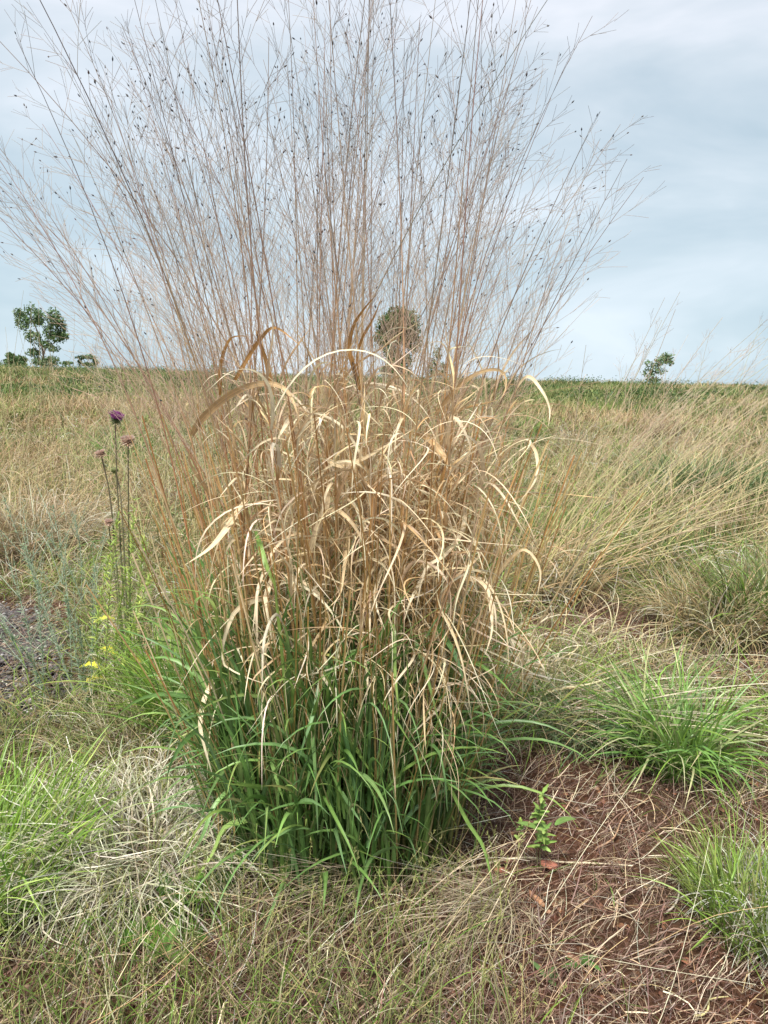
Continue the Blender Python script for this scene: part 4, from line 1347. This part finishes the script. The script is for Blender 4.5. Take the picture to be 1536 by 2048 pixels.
def short_grass():
    rg = np.random.default_rng(111)
    # olive brome-like grass in front and to the left
    N = 26000
    x, y = fan_xy(N, 1.05, 4.6, rg, 36, 0.7)
    n1 = vnoise(x, y, 2.6, 3)
    px = x / y
    # thin on the bare red soil at the right
    bare = np.exp(-(((x - 0.62) / 0.42) ** 2 + ((y - 2.0) / 0.62) ** 2)) + 0.9 * np.exp(-(((x - 0.75) / 0.5) ** 2 + ((y - 1.45) / 0.35) ** 2)) + 0.8 * np.exp(-(((x - 1.35) / 0.5) ** 2 + ((y - 3.9) / 0.45) ** 2))
    keep = rg.random(N) < np.clip(0.8 + 0.35 * n1 - 1.0 * bare, 0.06, 1) * np.where(x > 0.3, 0.45, 1)
    grav = (x / y < -0.43) & (y > 2.6) & (y < 4.15) & (rg.random(N) < 0.96)
    keep &= ~grav
    x, y = x[keep], y[keep]; N = len(x)
    base = on_ground(x, y, -0.004)
    L = (0.05 + 0.19 * rg.random(N) ** 1.2) * np.where(x < 0.35, 1.15, 0.8)
    P, W = blade_paths(base, rg.random(N) * 6.28, L, R(3) + R(34) * rg.random(N), R(8) + R(70) * rg.random(N), 7, 1.4, 0.4, rg)
    G = strip(P, W, taper(N, 7, 0.0014 + 0.0026 * rg.random(N)), 0, rg.normal(size=(N, 1)) + np.zeros((N, 7)), 2)
    c0 = pal([(0.10, 0.145, 0.045), (0.14, 0.17, 0.055), (0.09, 0.13, 0.04)], N, 0.14, rg=rg); c1 = pal(OLIVE[:2] + BG[:3] + TAN[:1] + PALE[2:3], N, 0.14, rg=rg)
    tag(Geo().add(*flat_strips(G, c0, c1)).build('short_grass', M_FIELD), kind='stuff')
    # seed spikes of that grass
    N = 900
    x, y = fan_xy(N, 1.15, 2.6, rg, 34, 0.8)
    m = x < 0.35
    x, y = x[m], y[m]; N = len(x)
    base = on_ground(x, y)
    P, W = blade_paths(base, rg.random(N) * 6.28, 0.12 + 0.16 * rg.random(N), R(3) + R(22) * rg.random(N), R(30) * rg.random(N), 9, 1.3, 0.2, rg)
    g = Geo()
    c = pal([(0.32, 0.34, 0.12), (0.42, 0.4, 0.17)], N, 0.1, rg=rg)
    tube_geo(g, P, 0.0007 * np.ones((N, 9)), c, c, 3)
    K = 12
    idx = np.repeat(np.arange(N), K)
    f = 6 + 2 * rg.random(N * K)
    k0 = np.floor(f).astype(int); fr = (f - k0)[:, None]
    k1 = np.minimum(k0 + 1, 8)
    B = P[idx, k0] * (1 - fr) + P[idx, k1] * fr
    D = nrm(nrm(P[idx, 8] - P[idx, 6]) + 0.45 * rg.normal(size=(N * K, 3)))
    s = np.linspace(0, 1, 4)[None, :, None]
    Ps = B[:, None] + D[:, None] * s * (0.007 + 0.004 * rg.random(N * K))[:, None, None]
    cs = pal([(0.36, 0.38, 0.13), (0.45, 0.43, 0.2)], N * K, 0.1, rg=rg)
    tube_geo(g, Ps, 0.0012 * np.array([[0.4, 1, 0.8, 0.1]]) * np.ones((N * K, 1)), cs, cs, 3)
    tag(g.build('seeding_grass', M_FIELD), kind='stuff')


short_grass()


def tufts_mass(name, x, y, nb, rad, L, w, cols0, cols1, rg, S=6, bend=(10, 100), tilt=(3, 45), lean=None, scale=None, mat=None):
    T = len(x)
    n = T * nb
    sc_ = np.repeat(np.ones(T) if scale is None else scale, nb)
    a = rg.random(n) * 6.28; r = rad * np.sqrt(rg.random(n)) * sc_
    X = np.repeat(x, nb) + r * np.cos(a); Y = np.repeat(y, nb) + r * np.sin(a)
    base = on_ground(X, Y, -0.01)
    LL = (L[0] + (L[1] - L[0]) * rg.random(n)) * sc_
    az = a + rg.normal(size=n) * 0.7
    if lean is not None:
        m = rg.random(n) < 0.22
        az = np.where(m, lean + 0.6 * rg.normal(size=n), az)
    P, W = blade_paths(base, az, LL, R(tilt[0]) + R(tilt[1] - tilt[0]) * rg.random(n), R(bend[0]) + R(bend[1] - bend[0]) * rg.random(n), S, 1.25, 1.5, rg, 3.4)
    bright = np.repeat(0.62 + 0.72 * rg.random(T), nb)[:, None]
    cols0 = cols0 * bright * 0.62; cols1 = np.clip(cols1 * bright ** 0.6 * 1.1, 0, 0.9)  # bases darkened in the colour: old brown growth plus painted shade in the gaps
    d = np.hypot(X, Y)
    ww = (w[0] + (w[1] - w[0]) * rg.random(n)) * np.maximum(1, d / 6.0) ** 0.75
    G = strip(P, W, taper(n, S, ww), 0, rg.normal(size=(n, 1)) * 0.7 + np.zeros((n, S)), 2)
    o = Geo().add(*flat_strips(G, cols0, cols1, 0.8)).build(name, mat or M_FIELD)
    return tag(o, kind='stuff')


def clear_of_things(x, y):
    """leave the near bare patches and the gravel open"""
    m = np.ones(len(x), bool)
    m &= ~((np.hypot((x - CX) / 1.1, y - CY) < 0.42))
    m &= ~((x / y < -0.40) & (y > 2.55) & (y < 4.3))
    m &= ~((np.hypot((x - 1.35) / 0.75, (y - 3.85) / 0.5) < 1))
    m &= ~((x > 0.1) & (y < 2.6))
    for px_, py_, wx, wy in ((1400, 1010, 0.75, 1.3), (1430, 1290, 0.45, 0.5), (1560, 1290, 0.4, 0.5), (60, 1125, 0.45, 0.55), (1130, 1150, 0.35, 0.5)):
        q = g_(px_, py_)
        m &= np.hypot((x - q[0]) / wx, (y - q[1] + 0.35 * wy) / wy) > 1
    return m


def field():
    rg = np.random.default_rng(121)
    # near mounds 2.6 - 6 m: finer blades
    T = 430
    x, y = fan_xy(T, 2.5, 6.5, rg, 34, 1.0)
    m = clear_of_things(x, y); x, y = x[m], y[m]; T = len(x)
    nb = 80; n = T * nb
    v = np.repeat(vnoise(x, y, 1.1, 7) + 0.35 * rg.normal(size=T), nb)
    green = (v > -0.05 - 0.45 * np.repeat(x > 0.3, nb))
    c0 = np.where(green[:, None], pal(BG[:3] + OLIVE, n, 0.14, rg=rg), pal(OLIVE + TAN + [(0.2, 0.14, 0.08)], n, 0.14, rg=rg))
    c1 = np.where((green & (rg.random(n) < 0.7))[:, None], pal(BG + OLIVE, n, 0.14, rg=rg), pal(TAN + PALE[:3] + OLIVE[:1] + [(0.50, 0.50, 0.22)], n, 0.18, rg=rg))
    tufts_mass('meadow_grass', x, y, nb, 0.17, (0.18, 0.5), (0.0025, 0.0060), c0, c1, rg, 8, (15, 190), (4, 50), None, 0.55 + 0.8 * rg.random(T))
    # middle field
    T = 2300
    x, y = fan_xy(T, 5.5, 24, rg, 34, 0.0)
    m = clear_of_things(x, y); x, y = x[m], y[m]; T = len(x)
    nb = 40; n = T * nb
    d = np.hypot(x, y)
    v = np.repeat(1.15 * vnoise(x, y, 0.8, 8) + 0.25 + 0.25 * (x > 0) * (y < 11) + 0.35 * rg.normal(size=T) + 0.9 * sstep(17, 25, d), nb)
    green = v > 0.32
    rust = np.repeat((vnoise(x, y, 0.5, 9) > 0.1) & (x < 0), nb)
    tanp = np.where(rust[:, None], pal([(0.40, 0.25, 0.13), (0.46, 0.33, 0.18), (0.36, 0.24, 0.12)], n, 0.13, rg=rg), pal([(0.52, 0.39, 0.25), (0.44, 0.32, 0.20), (0.62, 0.52, 0.36), (0.36, 0.25, 0.15), (0.46, 0.44, 0.20), (0.34, 0.36, 0.14)], n, 0.15, rg=rg))
    c0 = np.where(green[:, None], pal([(0.1, 0.16, 0.045), (0.14, 0.19, 0.06)], n, 0.14, rg=rg), pal(OLIVE + [(0.28, 0.2, 0.12), (0.2, 0.15, 0.09)], n, 0.14, rg=rg))
    c1 = np.where((green & (rg.random(n) < 0.75))[:, None], pal(OLIVE + BG[:3], n, 0.14, rg=rg), tanp)
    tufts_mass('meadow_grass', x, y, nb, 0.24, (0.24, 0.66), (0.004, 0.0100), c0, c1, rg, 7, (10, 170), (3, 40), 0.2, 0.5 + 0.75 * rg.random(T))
    # larger tussocks giving the sward its mounds and hollows
    T = 130
    x, y = fan_xy(T, 4.2, 17, rg, 33, 0.4)
    m = clear_of_things(x, y); x, y = x[m], y[m]; T = len(x)
    nb = 190; n = T * nb
    kind = np.repeat(rg.integers(0, 4, T), nb)
    cg = pal([(0.13, 0.22, 0.06), (0.18, 0.28, 0.07), (0.10, 0.17, 0.05)], n, 0.14, rg=rg)
    ct = pal(TAN + PALE[:2], n, 0.16, rg=rg)
    cy = pal([(0.36, 0.38, 0.13), (0.44, 0.42, 0.18)], n, 0.14, rg=rg)
    cb = pal([(0.40, 0.27, 0.16), (0.34, 0.24, 0.15), (0.48, 0.36, 0.23)], n, 0.14, rg=rg)
    k_ = kind[:, None]
    c1 = np.where(k_ == 0, cg, np.where(k_ == 1, ct, np.where(k_ == 2, cy, cb)))
    c0 = np.where(k_ == 0, cg, pal([(0.22, 0.17, 0.09), (0.16, 0.18, 0.07)], n, 0.14, rg=rg))
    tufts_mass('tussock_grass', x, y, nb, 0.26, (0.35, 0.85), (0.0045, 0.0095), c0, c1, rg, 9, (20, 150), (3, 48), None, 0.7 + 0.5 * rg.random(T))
    # stalks standing above the field
    N = 2400
    x, y = fan_xy(N, 4.0, 18, rg, 34, 0.0)
    base = on_ground(x, y)
    P, W = blade_paths(base, 0.1 + 0.9 * rg.normal(size=N), 0.5 + 0.6 * rg.random(N), R(5) + R(45) * rg.random(N), R(50) * rg.random(N), 7, 1.2, 0.2, rg)
    g = Geo()
    c = pal([(0.42, 0.28, 0.16), (0.5, 0.38, 0.22), (0.46, 0.42, 0.2)], N, 0.12, rg=rg)
    tube_geo(g, P, (0.0011 * np.maximum(1, y / 5))[:, None] * np.linspace(1, 0.6, 7)[None], c, c * 1.1, 3)
    tag(g.build('meadow_stalks', M_STEM), kind='stuff')
    # crinkled dead blades caught in the sward
    N = 24000
    x, y = fan_xy(N, 2.9, 14, rg, 34, 0.3)
    m = clear_of_things(x, y); x, y = x[m], y[m]; N = len(x)
    base = on_ground(x, y, 0) + np.stack([0 * x, 0 * x, 0.06 + 0.46 * rg.random(N) ** 1.2 * np.clip(0.5 + 0.5 * vnoise(x, y, 1.3, 31), 0.2, 1)], 1)
    P, W = blade_paths(base, rg.random(N) * 6.28, 0.06 + 0.17 * rg.random(N), R(15) + R(70) * rg.random(N), R(30) + R(190) * rg.random(N), 8, 1.2, 1.8, rg, 4.0)
    c = pal(PALE[:3] + TAN[:3] + [(0.50, 0.44, 0.34)], N, 0.15, rg=rg)
    G = strip(P, W, taper(N, 8, (0.0018 + 0.0030 * rg.random(N)) * np.maximum(1, y / 5)), 0, 1.5 * rg.normal(size=(N, 1)) + np.zeros((N, 8)), 2)
    tag(Geo().add(*flat_strips(G, c * 0.8, c)).build('curled_thatch', M_FIELD), kind='stuff')
    # far greener grass to the crest
    T = 3600
    x, y = fan_xy(T, 18, 62, rg, 34, 0.3)
    nb = 22; n = T * nb
    v = np.repeat(vnoise(x, y, 0.35, 10) + 0.4 * rg.normal(size=T) - 0.75 * sstep(30, 20, y), nb)
    green = v > -0.55
    dk = np.repeat(vnoise(x, y, 0.5, 12) > 0.15, nb)
    gc = np.where(dk[:, None], pal([(0.07, 0.115, 0.035), (0.09, 0.14, 0.04)], n, 0.13, rg=rg), pal([(0.15, 0.19, 0.06), (0.20, 0.22, 0.08)], n, 0.13, rg=rg))
    c0 = np.where(green[:, None], gc, pal(TAN, n, 0.1, rg=rg))
    c1 = np.where(green[:, None], gc * 1.35, pal(TAN, n, 0.1, rg=rg))
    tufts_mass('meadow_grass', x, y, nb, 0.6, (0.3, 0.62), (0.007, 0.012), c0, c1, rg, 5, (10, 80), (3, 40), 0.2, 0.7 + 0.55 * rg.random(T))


field()


def leaf_cloud(C, Rr, n, size, cols, rg, hollow=0.35, wind=0.0):
    """leaf-sized quads through an ellipsoid of foliage: C (3,), Rr (3,)"""
    d = nrm(rg.normal(size=(n, 3)))
    r = 1.18 * (hollow + (1 - hollow) * rg.random(n)) ** 0.6
    lump = 0.82 + 0.25 * np.sin(d[:, 0] * 5 + C[0] * 9) * np.cos(d[:, 2] * 4 + d[:, 1] * 5 + C[2] * 7)
    P = np.asarray(C) + d * (r * lump)[:, None] * np.asarray(Rr)
    a = nrm(rg.normal(size=(n, 3)) + np.array([wind, 0, 0.2 * wind])); b = nrm(np.cross(a, rg.normal(size=(n, 3))))
    s = size * (0.6 + 0.8 * rg.random(n))
    V = np.stack([P - a * s[:, None], P + b * s[:, None] * 0.45, P + a * s[:, None], P - b * s[:, None] * 0.45], 1).reshape(-1, 3)
    Q = np.arange(n * 4).reshape(-1, 4)
    c = pal(cols, n, 0.2, rg=rg)
    return V, Q, np.concatenate([np.repeat(c, 4, 0), np.full((n * 4, 1), 0.3)], 1)


def brush_band():
    """dark low brush along the crest: reads as one mass"""
    rg = np.random.default_rng(131)
    g = Geo()
    N = 420
    x, y = fan_xy(N, 24, 60, rg, 34, 1.0)
    # clumped into ragged streaks
    v = vnoise(x, y, 0.22, 14)
    m = v > -0.2
    x, y = x[m], y[m]
    for i in range(len(x)):
        s = 0.28 + 0.35 * rg.random()
        z = float(H(x[i], y[i]))
        hgt = min(s * 0.85, 0.55)
        g.add(*leaf_cloud((x[i], y[i], z + hgt * 0.6), (s * 1.9, s * 1.2, hgt), 230, 0.05, [(0.05, 0.10, 0.03), (0.08, 0.13, 0.04), (0.11, 0.15, 0.05)], rg))
    tag(g.build('low_brush', M_TREE), kind='stuff')


brush_band()


def tree(px, base_py, Y, lobes, label, seed, trunks, cols, size=0.13, name='tree', cat='tree', dens=1.0, wind=0.0, group='trees and bushes on the horizon'):
    """lobes: (dx_px, dy_px above base, rx_px, rz_px, leaves); trunks: polylines in px offsets"""
    rg = np.random.default_rng(seed)
    s = Y / (F * math.cos(R(PITCH)))
    b = at(px, base_py + 5, Y)
    z = float(H(b[0], Y))
    T = thing(name, (b[0], Y, z), label, cat, group)
    off = b[2] - z          # the crown is seen above the crest
    g = Geo()
    for (dx, dy, rx, rz, n) in lobes:
        g.add(*leaf_cloud((dx * s, 0.25 * rx * s * rg.normal(), off + dy * s), (rx * s, rx * s * 0.9, rz * s), int(n * dens * 2.0), size * 1.15, cols, rg, 0.25, wind))
    g.build('crown', M_TREE, T)
    tg = Geo()
    for tr in trunks:
        c = [[p[0] * s, 0.1 * rg.normal() * s, off + p[1] * s] for p in tr[0]]
        if tr[2]:
            c = [[c[0][0], 0, -0.1]] + c
        P = spline(c, 14)[None]
        tube_geo(tg, P, tr[1] * s * np.linspace(1, 0.3, 14)[None], np.array([[0.10, 0.075, 0.055]]), np.array([[0.12, 0.09, 0.065]]), 7)
    tg.build('trunk', M_BARK, T)
    return T


TG = [(0.10, 0.17, 0.07), (0.13, 0.21, 0.08), (0.08, 0.14, 0.055), (0.20, 0.27, 0.13)]  # greens lightened to put distance haze into the leaf colour
tree(88, 724, 78, [(-22, 92, 20, 22, 300), (-36, 78, 16, 18, 220), (-5, 86, 12, 16, 160), (26, 88, 16, 20, 300), (36, 70, 13, 22, 260), (14, 62, 14, 16, 180), (-16, 52, 18, 14, 220),
                  (30, 52, 18, 12, 220), (46, 54, 8, 8, 60), (2, 38, 14, 10, 130), (-20, 22, 14, 10, 160), (16, 8, 15, 9, 170), (-8, 6, 16, 8, 180), (4, 1, 20, 5, 160), (-44, 96, 9, 10, 80), (20, 30, 12, 8, 90)],
     'tallest left horizon tree with a split open leafy crown', 201,
     [([(0, 0), (-1, 30), (-8, 60), (-22, 95)], 2.4, True), ([(0, 18), (10, 45), (24, 85)], 1.6, False), ([(0, 10), (-12, 28), (-28, 60)], 1.0, False), ([(4, 30), (20, 40), (40, 56)], 1.0, False)], TG, 0.115)
tree(30, 724, 75, [(0, 7, 19, 9, 420), (-8, 16, 9, 7, 130), (12, 10, 10, 8, 150), (-10, 3, 12, 6, 160), (12, 2, 12, 6, 160)], 'dense low rounded bush at the far left of the horizon', 202, [([(0, 0), (0, 10)], 1.5, True)], TG, 0.12, 'bush', 'bush')
tree(172, 726, 80, [(-8, 15, 11, 5, 80), (8, 17, 11, 5, 80), (-12, 7, 5, 6, 30), (18, 7, 7, 9, 120), (4, 2, 16, 4, 110)], 'flat-topped small bush on the horizon right of the tallest left tree', 203, [([(0, 0), (-2, 8), (-8, 16)], 1.2, True), ([(0, 0), (8, 16)], 1.0, True)], TG, 0.11, 'bush', 'bush')
tree(132, 724, 90, [(0, 3, 12, 4, 120)], 'tiny bush on the horizon between the left tree and the flat-topped bush', 204, [([(0, 0), (0, 3)], 1.0, True)], TG, 0.12, 'bush', 'bush')
OG = [(0.09, 0.16, 0.045), (0.12, 0.19, 0.06), (0.06, 0.11, 0.03), (0.16, 0.22, 0.08)]
tree(795, 748, 72, [(0, 104, 34, 26, 1900), (0, 84, 26, 26, 900), (-22, 92, 20, 22, 620), (22, 96, 22, 26, 560), (-32, 70, 16, 18, 260), (6, 78, 30, 22, 620), (30, 66, 16, 24, 320), (-16, 52, 18, 22, 300), (-4, 26, 22, 24, 620), (14, 30, 16, 18, 260),
                  (-16, 10, 20, 12, 360), (12, 8, 18, 10, 260)],
     'large round-crowned tree seen through the seed stalks of the big clump', 205,
     [([(0, 0), (-2, 40), (4, 100)], 4, True), ([(-2, 25), (-20, 80)], 2, False), ([(0, 30), (24, 85)], 2, False)], OG, 0.12)
tree(872, 748, 76, [(2, 44, 10, 14, 80), (-6, 20, 12, 16, 110), (14, 16, 10, 14, 90), (0, 6, 18, 6, 160)], 'small thin tree right beside the large round-crowned tree', 206,
     [([(0, 0), (0, 25), (4, 50)], 1.4, True), ([(0, 12), (12, 26)], 0.9, False)], OG, 0.11)
tree(430, 742, 85, [(0, 10, 10, 12, 70), (14, 6, 8, 7, 60)], 'faint small bush on the horizon behind the left seed stalks', 208, [([(0, 0), (0, 12)], 1, True)], TG, 0.1, 'bush', 'bush')
tree(1305, 757, 70, [(24, 46, 13, 9, 240), (12, 38, 14, 9, 200), (30, 36, 9, 7, 110), (0, 26, 14, 9, 150), (-12, 34, 11, 7, 70), (-8, 14, 14, 10, 160), (12, 18, 14, 8, 120), (0, 3, 18, 6, 170)],
     'lone small wind-bent tree on the right horizon leaning right', 207,
     [([(0, 0), (4, 18), (24, 46)], 1.5, True), ([(0, 6), (-8, 20), (-14, 34)], 1, False)], TG + [(0.22, 0.30, 0.2)], 0.095, wind=1.4, dens=0.55)
